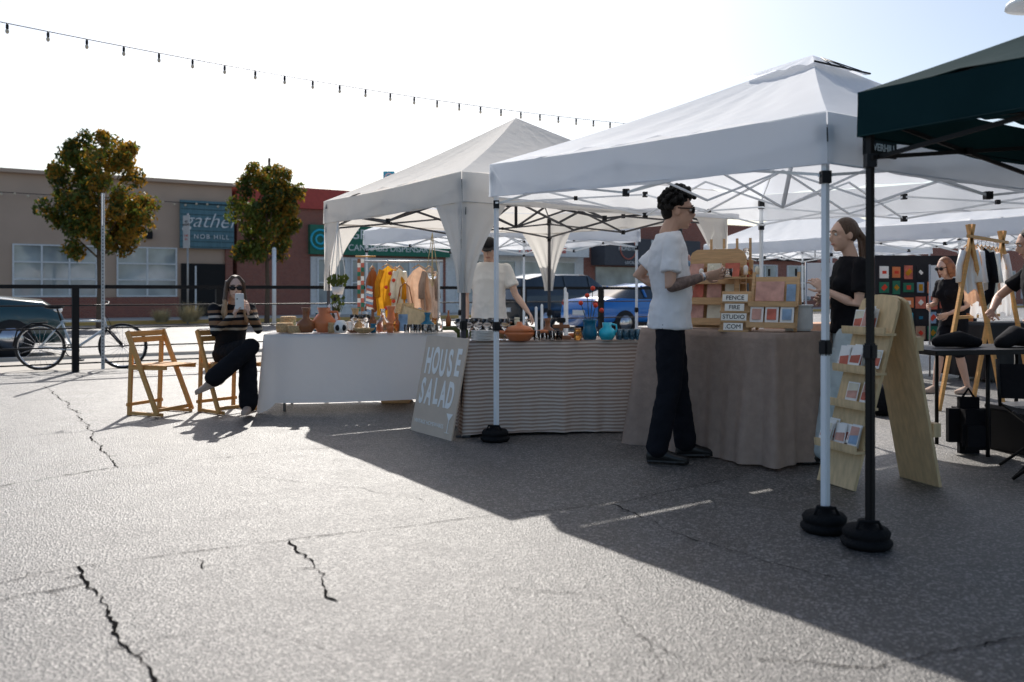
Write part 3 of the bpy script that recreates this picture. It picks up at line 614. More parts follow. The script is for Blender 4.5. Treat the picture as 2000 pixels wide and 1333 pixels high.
def person(name,J,fp,fc,fh,skin='skin',top='tee',sleeve='short',pants='blackjean',shoes='shoe',hair='curly',hairm='hairblack',female=False,S=1,
           glasses=False,cap=False,flare=1.0,hands=None,toe=None,hup=(0,0,1),tattoo=None,hem=.08,shorts=False,headscale=1,loose=1.0,folds=.018):
    root=empty(name); J={k:V(v) for k,v in J.items()}
    fp,fc,fh=[V(x).normalized() for x in(fp,fc,fh)]
    def left(f,up): return V(up).cross(f).normalized()
    lp,lc=left(fp,(0,0,1)),left(fc,(0,0,1))
    ws=.93 if female else 1
    def torso(b,g,m,hm=hem):
        sp=J['che']-J['pel']; 
        low=J['pel']-sp.normalized()*hm*S
        secs=[(low,.170,.124,0),(J['pel'],.164,.118,0)]
        secs+=[(J['wai'],.138 if female else .150,.100 if female else .108,.5),(J['che'].lerp(J['wai'],.35),.150,.112,.8),(J['che'],.160,.118,1),(J['che'].lerp(J['nek'],.45),.165,.102,1),(J['che'].lerp(J['nek'],.78),.135,.078,1),(J['nek'],.075,.062,1)]
        Rg=[]
        for c,a,d,k in secs:
            f=(fp*(1-k)+fc*k).normalized(); l=left(f,(0,0,1)); t=(J['che']-J['wai']).normalized() if k>.4 else V((0,0,1))
            f2=(f-t*f.dot(t)).normalized()
            Rg.append((c,l*(a*ws*S+g),f2*(d*S+g)))
        b.rings(Rg,m,20)
        if female:
            for sg in(-1,1): b.ball(J['che']+fc*.085*S+lc*sg*.068*S-V((0,0,.01)),(.055*S+g,)*3,m)
    b=MB('body'); torso(b,-.022,skin,hm=0)
    for s in 'LR':
        b.tube([J['sh'+s],J['sh'+s].lerp(J['el'+s],.4),J['el'+s],J['el'+s].lerp(J['wr'+s],.3),J['wr'+s]],[.050*S*ws,.044*S*ws,.036*S*ws,.038*S*ws,.024*S*ws],skin,12)
        b.tube([J['hi'+s],J['hi'+s].lerp(J['kn'+s],.5),J['kn'+s],J['kn'+s].lerp(J['an'+s],.35),J['an'+s]],[.080*S,.070*S,.052*S,.053*S,.032*S],skin,12)
    b.tube([J['che'].lerp(J['nek'],.6),J['nek'],J['nek'].lerp(J['hd'],.62)],[.06*S,.056*S*ws,.052*S*ws],skin,12)
    hs=S*headscale; H=J['hd']; F=fh; U=V(hup); U=(U-F*U.dot(F)).normalized(); L=U.cross(F)
    def hp(f,l,u): return H+(F*f+L*l+U*u)*hs
    ax=(L,F,U)
    def he(c,r,m): b.ball(hp(*c),V(r)*hs,m,ax,16)
    he((-.01,0,.022),(.074,.095,.098),skin); he((.018,0,-.035),(.060,.072,.082),skin); he((.055,0,-.095),(.026,.024,.022),skin); he((.03,0,.03),(.066,.062,.05),skin)
    b.tube([hp(.084,0,.012),hp(.106,0,-.022),hp(.094,0,-.034)],[.009*hs,.0125*hs,.013*hs],skin,8)
    b.tube([hp(.078,-.035,.03),hp(.088,0,.03),hp(.078,.035,.03)],.010*hs,skin,8)
    for sg in(-1,1): he((-.012,sg*.076,-.008),(.010,.020,.032),skin); he((.055,sg*.035,-.02),(.022,.02,.02),skin)
    b.tube([hp(.082,-.018,-.062),hp(.089,0,-.061),hp(.082,.018,-.062)],.0085*hs,skin,8)
    blob('body',b,root,.0075,3)
    b=MB('face')
    for sg in(-1,1):
        b.ball(hp(.077,sg*.031,.008),.0115*hs,'eye'); b.ball(hp(.0855,sg*.031,.008),.0055*hs,'iris')
        b.tube([hp(.083,sg*.05,.03),hp(.092,sg*.03,.037),hp(.091,sg*.014,.033)],.0042*hs,hairm,6)
    b.tube([hp(.087,-.02,-.061),hp(.0965,0,-.061),hp(.087,.02,-.061)],.0045*hs,'lips',6)
    b.build(root)
    if glasses:
        b=MB('sunglasses')
        for sg in(-1,1): b.ball(hp(.096,sg*.034,.006),V((.031,.010,.023))*hs,'black',ax); b.rod(hp(.095,sg*.062,.014),hp(-.01,sg*.083,.012),.004*hs,'black')
        b.rod(hp(.104,-.01,.014),hp(.104,.01,.014),.004,'black'); b.build(root)
    b=MB('hair')
    if hair=='curly':
        b.ball(hp(-.020,0,.048),V((.079,.092,.088))*hs,hairm,ax,14); b.ball(hp(-.055,0,.0),V((.068,.055,.07))*hs,hairm,ax,14); rr=random.Random(3)
        for i in range(320):
            a=rr.uniform(0,6.3); e=rr.uniform(-.6,1.5); d=V((math.cos(a)*math.cos(e),math.sin(a)*math.cos(e),math.sin(e)))
            if d.x>.3 and d.z<.32: continue
            if d.z<-.05 and d.x>-.3: continue
            if d.z<-.45: continue
            g=rr.uniform(.95,1.17)*(1+.14*max(0,d.z)*max(0,d.x+.3))
            b.ball(hp(-.012+d.x*.102*g,d.y*.084*g,.045+d.z*.100*g),rr.uniform(.009,.018)*hs,hairm,n=7)
        blob('hair',b,root,.0055,0)
    elif hair in('long','pony','bob'):
        b.ball(hp(-.024,0,.033),V((.083,.094,.100))*hs,hairm,ax,18); rr=random.Random(5)
        if hair=='long':
            for sg in(-1,1):
                for i in range(9):
                    x=.035-.017*i
                    b.tube([hp(.02-.012*i,sg*.03,.118-.004*i),hp(x+.01,sg*.078,.06),hp(x,sg*.088,-.04),hp(x+.01+rr.uniform(-.01,.01),sg*.10,-.14),hp(x+.03+rr.uniform(-.015,.02),sg*(.105+rr.uniform(-.02,.02)),-.24)],[.014*hs,.018*hs,.018*hs,.019*hs,.012*hs],hairm,8)
            b2=MB('hair_ends')
            for sg in(-1,1):
                for i in range(8):
                    x=.045-.017*i
                    b2.tube([hp(x+.01,sg*.10,-.13),hp(x+.045,sg*(.108+rr.uniform(-.02,.02)),-.25),hp(x+.06,sg*(.098+rr.uniform(-.02,.02)),-.35)],[.020*hs,.019*hs,.006*hs],'hairblond',8)
            blob('hair_ends',b2,root,.0065,1)
        elif hair=='pony':
            b.ball(hp(-.105,0,.03),.032*hs,hairm); 
            for i in range(7): y=rr.uniform(-.03,.03); b.tube([hp(-.11,y*.4,.03),hp(-.15,y,-.04),hp(-.16,y*1.3,-.16),hp(-.14+y*.5,y*1.4,-.30),hp(-.12,y,-.40)],[.02*hs,.024*hs,.024*hs,.018*hs,.006*hs],hairm,8)
        else:
            for i in range(16):
                a=math.pi*.35+i/15*math.pi*1.3; b.tube([hp(math.cos(a)*.08-.02,math.sin(a)*.08,.04),hp(math.cos(a)*.1-.02,math.sin(a)*.092,-.04),hp(math.cos(a)*.1-.02,math.sin(a)*.095,-.12)],[.02*hs,.022*hs,.012*hs],hairm,8)
        blob('hair',b,root,.0065,1)
    elif hair=='short':
        b.ball(hp(-.024,0,.028),V((.079,.09,.094))*hs,hairm,ax,18); blob('hair',b,root,.008,1)
    if cap:
        b=MB('cap'); b.ball(hp(-.008,0,.048),V((.086,.104,.082))*hs,'black',ax,20)
        Rg=[]
        for i in range(8):
            t=i/7; Rg.append((hp(.075+.085*t,0,.052-.02*t),L*(.075*math.sqrt(max(.02,1-t*t*.85)))*hs,U*.005*hs))
        b.rings(Rg,'black',16); b.build(root,'cap')
    b=MB('top'); g=.010*loose; torso(b,g+.004,top,hm=hem)
    for s in 'LR':
        sh,el,wr=J['sh'+s],J['el'+s],J['wr'+s]
        if sleeve=='short': 
            e=sh.lerp(el,.70)
            b.tube([sh-V((0,0,.006)),sh.lerp(el,.35)],[.056*S*ws+g*.3,.054*S*ws+g*.4],top,14,rnd=True); b.tube([sh.lerp(el,.3),e],[.054*S*ws+g*.4,.060*S*ws+g*.5],top,14,rnd=False)
        else:
            b.tube([sh,sh.lerp(el,.5),el,el.lerp(wr,.5),wr-(wr-el).normalized()*.02],[.060*S*ws+g*.4,.056*S*ws+g*.3,.050*S*ws,.046*S*ws,.036*S*ws],top,14)
        b.tube([J['nek'].lerp(J['che'],.25)+(sh-J['nek'])*.25,sh],[.045*S,.054*S*ws],top,12)
    blob('top',b,root,.010,4,disp=folds,dsc=.075)
    b=MB('trousers'); wk=1 if hem<.03 else .86
    b.rings([(J['pel']-V((0,0,.06*S)),lp*(.156*S*(.5+.5*wk)),fp*(.114*S*(.5+.5*wk))),(J['pel'],lp*(.160*S*wk),fp*(.114*S*wk)),(J['pel'].lerp(J['wai'],.5),lp*(.143*S*wk),fp*(.103*S*wk))],pants,18)
    for s in 'LR':
        hi,kn,an=J['hi'+s],J['kn'+s],J['an'+s]
        if shorts: b.tube([hi,hi.lerp(kn,.5),hi.lerp(kn,.92)],[.10*S,.098*S,.094*S],pants,14)
        else: b.tube([hi-(hi-kn).normalized()*(.03*S if hem>=.03 else 0),hi.lerp(kn,.5),kn,kn.lerp(an,.5),an+(kn-an).normalized()*.02],[.092*S if hem>=.03 else .1*S,.090*S*(1+.2*(flare-1)),.070*S*(.5+.5*flare),.062*S*flare,.062*S*flare],pants,14)
    blob('trousers',b,root,.011,4,disp=.020,dsc=.07)
    for i,s in enumerate('LR'):
        an=J['an'+s]; td=V(toe[i]).normalized() if toe else fp; b=MB('shoe')
        zz=V((0,0,1)) if abs(td.z)<.9 else V((1,0,0)); sd=zz.cross(td).normalized(); uu=td.cross(sd)
        base=an-uu*.078*S
        def q(f,u): return base+td*f*S+uu*u*S
        b.rings([(q(-.068,.03),sd*.012*S,uu*.014*S),(q(-.06,.04),sd*.03*S,uu*.038*S),(q(-.02,.048),sd*.037*S,uu*.046*S),(q(.05,.046),sd*.038*S,uu*.044*S),(q(.11,.034),sd*.045*S,uu*.032*S),(q(.16,.028),sd*.043*S,uu*.026*S),(q(.195,.024),sd*.026*S,uu*.02*S),(q(.203,.022),sd*.01*S,uu*.01*S)],shoes,14)
        if shoes=='shoe': b.tube([an-uu*.02*S,an+(J['kn'+s]-an).normalized()*.07*S],[.043*S,.045*S],shoes,12)
        b.rings([(q(-.066,.0),sd*.02*S,uu*.006),(q(-.06,.008),sd*.034*S,uu*.009),(q(.05,.008),sd*.036*S,uu*.009),(q(.11,.008),sd*.048*S,uu*.009),(q(.17,.008),sd*.042*S,uu*.009),(q(.205,.008),sd*.018*S,uu*.008)],shoes,14)
        blob('shoe',b,root,.0065,2)
    if hands:
        for (s,d,n,cu) in hands:
            ts=1 if s=='L' else -1
            hand(root,J['wr'+s],d if d is not None else (J['wr'+s]-J['el'+s]),n,ts,skin,k=S*ws*.98,curl=cu)
    if tattoo:
        b=MB('tattoo'); e,w=J['el'+tattoo],J['wr'+tattoo]
        b.tube([e.lerp(w,.05),e.lerp(w,.3),e.lerp(w,.8)],[.0385*S,.0395*S,.030*S],'tattoo',14); blob('tattoo',b,root,.006,2)
    return root
def std(o,yaw,S,ov={}):
    base={'pel':(0,0,.95),'wai':(.01,0,1.08),'che':(.0,0,1.29),'nek':(-.01,0,1.485),'hd':(.025,0,1.635),
      'shL':(-.005,.185,1.425),'shR':(-.005,-.185,1.425),'elL':(-.02,.24,1.13),'elR':(-.02,-.24,1.13),'wrL':(.06,.25,.88),'wrR':(.06,-.25,.88),
      'hiL':(0,.088,.92),'hiR':(0,-.088,.92),'knL':(.02,.1,.50),'knR':(.02,-.1,.50),'anL':(-.02,.11,.085),'anR':(-.02,-.11,.085)}
    base.update(ov); M=T(o[0],o[1],0,yaw)@Matrix.Scale(S,4); d=M.to_3x3().normalized()
    return {k:M@V(v) for k,v in base.items()},d
# standing man
J,D=std((1.07,5.92),R(-4),1.045,{'elR':(-.02,-.235,1.13),'wrR':(.215,-.13,1.20),'elL':(-.19,.25,1.20),'wrL':(.05,.2,1.12),'anR':(-.09,-.10,.085),'anL':(.12,.12,.085),'knR':(-.01,-.095,.5),'knL':(.06,.1,.5),
  'hd':(.055,0,1.625),'che':(-.01,0,1.29),'wai':(.02,0,1.08),'shR':(-.005,-.18,1.42),'shL':(-.005,.18,1.42)})
rt=person('standing_man',J,D@V((1,0,0)),D@V((1,0,0)),D@V((1,.0,-.05)),skin='skin2',hair='curly',glasses=True,S=1.045,hem=.09,
  hands=[('R',D@V((1,.15,.1)),D@V((0,.8,.5)),.55),('L',D@V((1,-.2,.1)),D@V((0,-.8,.4)),.6)],tattoo='R',toe=[D@V((1,.15,0)),D@V((1,-.15,0))],loose=1.8,flare=1.2,folds=.020)
b=MB('shirt_print'); q=J['che']+D@V((.135,-.055,.02)); b.ball(q,(.012,.03,.03),'c1'); b.ball(q+V((-.005,-.02,-.03)),(.012,.02,.02),'c3'); b.build(rt)
b=MB('wrist_watch'); b.tube([J['wrR'].lerp(J['elR'],.12),J['wrR'].lerp(J['elR'],.05)],.029,'chrome',12,rnd=False); b.build(rt)
b=MB('glassware_in_hand'); q=J['wrR']+D@V((.15,.05,.02)); b.lathe(q-V((0,0,.03)),[(.03,0),(.035,.06),(.033,.06),(.028,.004)],'glass'); b.build(rt)
# vendor woman
J,D=std((2.30,5.93),R(180),.935,{'pel':(.0,0,.95),'hd':(.045,0,1.64),'elL':(.02,.22,1.13),'wrL':(.21,.08,1.24),'elR':(.04,-.22,1.13),'wrR':(.20,-.02,1.17),
 'hiL':(.02,.085,.92),'hiR':(.0,-.085,.92),'knL':(.17,.12,.5),'knR':(.09,-.08,.5),'anL':(.25,.14,.085),'anR':(.10,-.11,.085)})
person('vendor_woman',J,D@V((1,0,0)),D@V((1,0,0)),D@V((1,0.15,-.05)),top='blackcloth',sleeve='short',pants='jean',hair='pony',hairm='hairbrown',female=True,S=.935,
  hands=[('L',D@V((.6,-.4,.7)),D@V((.2,-.9,0)),.5),('R',D@V((.6,.6,.3)),D@V((0,.9,0)),.6)],flare=1.35,hem=.02)
# vendor man with cap
J,D=std((-.24,9.05),R(-88),.98,{'hd':(.05,0,1.62),'elL':(.06,.28,1.14),'wrL':(.22,.40,.97),'elR':(-.02,-.25,1.13),'wrR':(.12,-.23,.9)})
person('vendor_man',J,D@V((1,0,0)),D@V((1,0,0)),D@V((.9,-.15,-.35)),top='teecream',pants='blackjean',hair='short',hairm='hairblack',cap=True,S=.98,skin='skin',
  hands=[('L',D@V((.5,.4,-.6)),D@V((.3,-.3,-.8)),.5),('R',None,D@V((0,1,0)),.5)],loose=2.0)
# seated woman
fc=V((.5,-.87,0)).normalized()
J={'pel':(-2.74,8.46,.53),'wai':(-2.73,8.43,.66),'che':(-2.70,8.38,.86),'nek':(-2.675,8.35,1.035),'hd':(-2.635,8.285,1.185),
 'shL':(-2.54,8.42,.985),'shR':(-2.83,8.26,.985),'elL':(-2.40,8.24,.79),'elR':(-2.76,8.08,.77),'wrL':(-2.44,8.06,.965),'wrR':(-2.56,8.03,.945),
 'hiL':(-2.68,8.46,.53),'hiR':(-2.80,8.40,.54),'knL':(-2.46,8.10,.54),'knR':(-2.40,8.02,.645),'anL':(-2.44,8.06,.10),'anR':(-2.70,7.86,.36)}
rt=person('seated_woman',J,fc,fc,V((.38,-.9,-.08)),top='sweater',sleeve='long',pants='blackcloth',shoes='shoetan',hair='long',hairm='hairbrown',female=True,S=.93,glasses=True,hem=.02,
  hands=[('L',V((-.25,-.1,1)),V((-.5,.2,0)),.55),('R',V((.25,-.1,1)),V((.5,.2,.1)),.55)],toe=[V((.1,-1,0)),V((-.8,-.25,-.35))],flare=1.5,loose=1.6)
b=MB('phone'); b.box((-2.50,7.985,1.06),(.078,.012,.15),'ceram',rot=(R(10),0,R(12)),bev=.004); b.ball((-2.52,7.973,1.11),(.01,.006,.01),'black'); b.ball((-2.52,7.975,1.085),(.01,.006,.01),'black'); b.build(rt)
# shopper woman right
J,D=std((5.0,9.85),R(200),.90,{'pel':(0,0,.93),'che':(.05,0,1.26),'nek':(.09,0,1.44),'hd':(.15,0,1.58),'shL':(.06,.17,1.38),'shR':(.06,-.17,1.38),'elL':(.02,.23,1.1),'wrL':(.2,.1,1.0),'elR':(.1,-.2,1.12),'wrR':(.3,-.1,1.1),'anL':(-.12,.1,.085),'anR':(.2,-.1,.085),'knR':(.12,-.1,.5)})
person('shopper_woman',J,D@V((1,0,0)),D@V((1,0,0)),D@V((1,0,-.3)),top='blackcloth',pants='blackjean',hair='bob',hairm='hairginger',female=True,S=.9,shorts=True,glasses=True,
  hands=[('L',None,D@V((0,-1,0)),.6),('R',None,D@V((0,1,0)),.6)],flare=1.3,shoes='shoetan')
# edge person leaning over the goods
J,D=std((4.12,6.75),R(165),.95,{'elL':(-.0,.36,1.22),'wrL':(.10,.17,1.02),'elR':(.25,-.3,1.17),'wrR':(.35,-.12,1.05),'hd':(.10,0,1.60),'nek':(.05,0,1.47),'che':(.03,0,1.28)})
person('browsing_person',J,D@V((1,0,0)),D@V((1,0,0)),D@V((1,0,-.3)),top='blackcloth',pants='blackjean',hair='bob',hairm='hairblack',skin='skin2',S=.95,hands=[('L',None,D@V((0,-1,0)),.5),('R',None,D@V((0,1,0)),.5)])
# ---------------------------------------------------------------- wooden card display (A-frame)
b=MB('wooden_card_display'); A0=V((1.875,5.31,0)); A1=V((1.98,5.01,0)); T0=V((2.15,5.30,1.13)); T1=V((2.25,5.00,1.13)); B0=V((2.43,5.42,0)); B1=V((2.53,5.12,0))
def panel(a,a2,t,t2,th=.02):
    n=(a2-a).cross(t-a).normalized()*th; prof=[]
    for i in range(9):
        th_=math.pi*i/8; prof.append((.5-.5*math.cos(th_),1-.075+.075*math.sin(th_)**.6))
    prof=[(0,0)]+prof+[(1,0)]
    P=[a.lerp(a2,x).lerp(t.lerp(t2,x),y) for x,y in prof]; k=len(P)
    b.add(P+[p+n for p in P],[tuple(range(k)),tuple(range(2*k-1,k-1,-1))]+[(i,(i+1)%k,k+(i+1)%k,k+i) for i in range(k)],'pine')
panel(A0,A1,T0,T1); panel(B0,B1,T0+V((.03,0,0)),T1+V((.03,0,0)))
ws=(A1-A0).normalized(); upv=(T0-A0).normalized(); nn=upv.cross(ws).normalized()
if nn.x>0: nn=-nn
rc=random.Random(11)
for k,t in enumerate((.20,.42,.60,.80)):
    L0=A0.lerp(T0,t)-ws*.02; L1=A1.lerp(T1,t)+ws*.02; o=V((nn.x,nn.y,0)).normalized()
    b.bar(L0+o*.045,L1+o*.045,.085,.014,'pine'); b.bar(L0+o*.085+V((0,0,.022)),L1+o*.085+V((0,0,.022)),.012,.035,'pine')
    for j in range(3):
        if (k,j) in ((1,0),(3,2)): continue
        for q in range(rc.choice((1,2,3,4))):
            c2=L0.lerp(L1,.2+.3*j)+o*(.02+.014*q)+V((0,0,.078+rc.uniform(0,.02)))+ws*rc.uniform(-.012,.012)
            tl=(upv*.9+ws*rc.uniform(-.1,.1)); s=ws*rc.uniform(.040,.05); h=tl*rc.uniform(.06,.08)
            b.add([c2-s-h,c2+s-h,c2+s+h,c2-s+h],[(0,1,2,3)],'paper'); c3=c2+nn*.002+h*.08; s=s*.84; h=h*.78; m=rc.choice(('c1','c2','c3','c4'))
            b.add([c3-s-h,c3+s-h,c3+s+h*.1,c3-s-h*.1],[(0,1,2,3)],m); b.add([c3-s-h*.1,c3+s+h*.1,c3+s+h,c3-s+h],[(0,1,2,3)],rc.choice(('c4','c1','paper')))
b.bar(B0.lerp(T0,.3)+V((.04,0,0)),B1.lerp(T1,.3)+V((.04,0,0)),.05,.08,'pine'); b.bar(B0.lerp(T0,.75)+V((.04,0,0)),B1.lerp(T1,.75)+V((.04,0,0)),.05,.08,'pine')
b.build()
# ---------------------------------------------------------------- things on linen table
zt=.882
b=MB('wooden_card_shelf'); b.M=T(1.34,6.55,zt,R(-38)); W=.44; Hs=.58
prof=[(0,0),(W,0),(W,Hs-.06),(W-.02,Hs-.02),(W-.06,Hs),(.06,Hs),(.02,Hs-.02),(0,Hs-.06)]
b.add([(x,0,z) for x,z in prof]+[(x,.018,z) for x,z in prof],[tuple(range(8)),tuple(range(15,7,-1))]+[(i,(i+1)%8,8+(i+1)%8,8+i) for i in range(8)],'ply')
for z in (.05,.20,.35):
    b.box((W/2,-.045,z-.02),(W,.09,.014),'ply'); b.box((W/2,-.09,z),(W,.012,.05),'ply')
    for j in range(3): b.box((.08+j*.14,-.055,z+.065),(.11,.006,.12),('c1','c4','c2')[int(j+z*10)%3],rot=(R(-10),0,0)); b.box((.08+j*.14,-.06,z+.035),(.09,.004,.05),('c2','c1','c3')[int(j+z*10)%3],rot=(R(-10),0,0))
b.build()
b=MB('paint_jars'); 
for i in range(11): q=V((1.40+.035*i,6.43-.022*i,zt+.39)); b.M=T(q.x,q.y+.03*(i%2),q.z); b.lathe((0,0,0),[(0,0),(.016,0),(.018,.03+.01*(i%3)),(.012,.045+.01*(i%3)),(0,.05+.01*(i%3))],('ceram','aglass','c4','pink')[i%4],10)
b.M=T(1.72,6.2,zt+.37); b.box((-.12,0,-.006),(.3,.12,.01),'ply'); b.bar((-.12,0,-.37),(-.12,0,-.01),.03,.03,'ply'); b.build()
b=MB('card_easel'); b.M=T(1.64,5.98,zt,R(-28))
for x in (0,.30): b.bar((x,-.03,0),(x,.12,.40),.02,.02,'ply'); b.bar((x,.2,0),(x,.1,.36),.02,.02,'ply')
b.add([(0,.0,.06),(.3,0,.06),(.3,.11,.37),(0,.11,.37)],[(0,1,2,3)],'ply')
for z,y in ((.03,-.04),(.17,.02)): b.box((.15,y-.02,z),(.32,.07,.012),'ply'); b.box((.15,y-.055,z+.015),(.32,.01,.035),'ply')
for j in range(3): 
    b.box((.05+.1*j,-.045,.105),(.088,.006,.13),'paper',rot=(R(-18),0,0)); b.box((.05+.1*j,-.051,.115),(.06,.006,.075),('c1','c2','c3')[j],rot=(R(-18),0,0))
b.box((.12,.045,.27),(.19,.006,.14),'c1',rot=(R(-18),0,0)); b.box((.12,.036,.235),(.19,.006,.06),'c4',rot=(R(-18),0,0)); b.box((.26,.05,.26),(.06,.006,.12),'c3',rot=(R(-18),0,0))
for x in (.1,.28): b.box((x,.12,.40),(.012,.02,.05),'black')
b.build()
b=MB('letter_board_stand'); b.M=T(1.44,6.0,zt,R(-24))
for k,w in enumerate(('FENCE','FIRE','STUDIO','.COM')):
    z=.225-.065*k; y=.05-.028*k; b.box((.09,y,z-.03),(.2,.03,.012),'ply'); b.box((.09-.0,y-.012,z+.0),(.17 if len(w)>4 else .13,.006,.05),'cream',rot=(R(-15),0,0)); b.text(w,wallM((.09,y-.017,z),(1,0,0),(0,.26,1)),.042,'black',.0008)
b.add([(-.01,.0,.0),(.19,0,0),(.19,.09,.27),(-.01,.09,.27)],[(0,1,2,3)],'ply'); b.bar((.09,.16,0),(.09,.08,.25),.02,.02,'ply'); b.build()
b=MB('metal_bin'); b.M=T(1.98,6.02,zt,R(-20)); b.box((0,0,.085),(.19,.17,.17),'galv',bev=.012); b.box((0,0,.172),(.2,.18,.012),'galv',bev=.004); b.build()
b=MB('card_rack'); b.M=T(1.62,6.45,zt,R(-35)); b.box((0,0,.25),(.34,.02,.5),'ply'); 
for j in range(3):
    for i in range(2): b.box((-.08+.16*i,-.02,.12+.15*j),(.13,.008,.12),('c2','c1','c4','c3','paper')[(i+j*2)%5])
for i in range(4): b.bar((-.15+.1*i,0,.5),(-.15+.1*i,0,.66),.015,.015,'ply'); b.lathe((-.12+.08*i,0,.51),[(0,0),(.025,0),(.025,.07),(0,.08)],('aglass','ceram','orange','glass')[i],10)
b.build()
# ---------------------------------------------------------------- house wares
def ware(name,x,y,z,prof,m,n=18,extra=None,k=1):
    b=MB(name); b.M=T(x,y,z); b.lathe((0,0,0),[(r*k,h*k) for r,h in prof],m,n)
    if extra: extra(b)
    return b.build()
zt=.752
BOWL=[(0,0),(.05,0),(.1,.035),(.105,.05),(.095,.05),(.05,.015),(0,.012)]; TUM=[(0,0),(.024,0),(.03,.08),(.028,.08),(.022,.006),(0,.006)]
VAS=[(0,0),(.05,0),(.08,.045),(.075,.085),(.03,.12),(.026,.17),(.04,.21),(.035,.21),(.02,.17),(0,.16)]; BOT=[(0,0),(.03,0),(.033,.09),(.012,.13),(.011,.18),(.014,.185),(0,.19)]
JAR=[(0,0),(.03,0),(.034,.06),(.025,.075),(.03,.08),(.03,.1),(0,.1)]
ware('wicker_basket',-2.22,8.5,zt,[(0,0),(.075,0),(.085,.05),(.08,.09),(.07,.095),(.065,.03),(0,.02)],'wicker')
ware('wicker_basket',-2.10,8.42,zt,[(0,0),(.065,0),(.07,.07),(.06,.07),(.055,.02),(0,.02)],'wicker')
ware('wicker_basket',-2.25,8.75,zt,[(0,0),(.07,0),(.08,.14),(.07,.15),(0,.14)],'wicker')
ware('brown_vase',-2.0,8.45,zt,VAS,'brown',k=1.15)
ware('orange_pitcher',-1.84,8.52,zt,[(0,0),(.06,0),(.11,.06),(.115,.11),(.07,.17),(.05,.19),(.065,.24),(.058,.24),(.04,.19),(0,.15)],'orange',22,lambda b:b.tube([(.05,0,.2),(.13,0,.2),(.15,0,.13),(.10,0,.08)],.012,'orange'))
ware('patterned_vase',-1.66,8.42,zt,[(0,0),(.045,0),(.07,.03),(.072,.06),(.04,.10),(.03,.11),(0,.11)],'ceram',18,lambda b:[b.ball((.07*math.cos(a),.07*math.sin(a),.05),(.022,.022,.03),'black') for a in (3.6,4.5,5.4)],k=1.1)
def posy(b):
    r=random.Random(4)
    for i in range(26):
        a=r.uniform(0,6.3); q=r.uniform(.0,.09); h=r.uniform(.22,.34)
        b.tube([(0,0,.12),(math.cos(a)*q*.5,math.sin(a)*q*.5,h*.7),(math.cos(a)*q,math.sin(a)*q,h)],.0022,'leaf',4); p=V((math.cos(a)*q,math.sin(a)*q,h))
        b.add([p,p+V((.02,.0,.02)),p+V((0,.01,.045)),p+V((-.02,0,.02))],[(0,1,2,3)],'leaf' if i%3 else 'ceram')
ware('flower_vase',-1.75,8.72,zt,VAS,'ceram',k=.9,extra=posy)
gob=[(0,0),(.032,0),(.03,.004),(.005,.008),(.004,.07),(.02,.085),(.036,.11),(.038,.15),(.035,.15),(.032,.11),(.015,.09),(0,.085)]
for i,(x,y,k) in enumerate(((-1.54,8.5,1),(-1.45,8.55,1),(-1.41,8.42,1),(-1.49,8.7,1),(-.42,7.1,1),(-.35,7.04,1),(-.27,7.1,1),(-.2,7.02,1),(-.12,7.1,1),(-.06,7.05,1),(-.3,7.25,1),(-.16,7.28,1))):
    ware('glass_goblet',x,y,zt if y>8 else .757,[(r*1.15,z*1.15) for r,z in gob],'glass',14)
ware('wooden_bowl',-1.42,8.34,zt,BOWL,'wicker'); ware('wooden_bowl',-1.9,8.8,zt,BOWL,'brown')
ware('ceramic_bowl',-.8,8.5,zt,BOWL,'ceram',k=.8); ware('ceramic_bowl',-1.52,8.36,zt,BOWL,'brown',k=.6); ware('ceramic_bowl',-2.1,8.7,zt,BOWL,'turq',k=.7)
ware('glass_decanter',-1.26,8.5,zt,[(0,0),(.07,0),(.08,.03),(.075,.09),(.03,.14),(.022,.2),(.03,.23),(.025,.23),(.018,.2),(0,.19)],'glass')
ware('small_jar',-1.18,8.42,zt,JAR,'orange'); ware('small_jar',-1.32,8.72,zt,JAR,'aglass'); ware('small_jar',-1.6,8.62,zt,JAR,'ceram'); ware('small_jar',-1.74,8.38,zt,JAR,'wicker'); ware('small_jar',-1.34,8.40,zt,JAR,'blue',k=.9)
ware('small_bottle',-1.14,8.6,zt,BOT,'aglass'); ware('small_bottle',-1.95,8.68,zt,BOT,'blue'); ware('small_bottle',-.72,8.66,zt,BOT,'glass'); ware('small_bottle',-1.38,8.62,zt,BOT,'brown',k=1.2)
ware('brown_vase',-1.58,8.78,zt,VAS,'wicker',k=1.1); ware('orange_vase',-1.22,8.78,zt,VAS,'orange',k=1.2); ware('blue_vase',-.85,8.75,zt,VAS,'blue',k=.9)
for i in range(6): ware('glass_tumbler',-1.02+.055*i,8.43+.03*(i%2),zt,TUM,'glass',12)
b=MB('wooden_tray'); b.M=T(-.98,8.78,zt+.09,R(12)); b.box((0,0,.04),(.32,.02,.22),'wicker',rot=(R(-25),R(18),0),bev=.004); b.box((0,-.02,.04),(.28,.01,.18),'pine',rot=(R(-25),R(18),0)); b.build()
b=MB('framed_mat'); b.M=T(-1.08,8.62,zt); b.box((0,0,.09),(.09,.012,.17),'c3',rot=(R(-14),0,0)); b.build()
zs=.757
b=MB('plate_stack'); b.M=T(-.22,6.96,zs)
for i in range(7): b.lathe((0,0,.012*i),[(0,0),(.06,0),(.11,.008),(.11,.011),(.06,.004),(0,.004)],'ceram',20)
b.build()
ware('orange_casserole',.06,7.0,zs,[(0,0),(.08,0),(.12,.05),(.125,.06),(.1,.075),(.12,.078),(.09,.11),(.03,.125),(.02,.15),(0,.15)],'orange',22,lambda b:(b.tube([(.1,0,.06),(.19,0,.075),(.22,0,.07)],.014,'orange'),b.tube([(-.1,0,.06),(-.16,0,.07)],.014,'orange')))
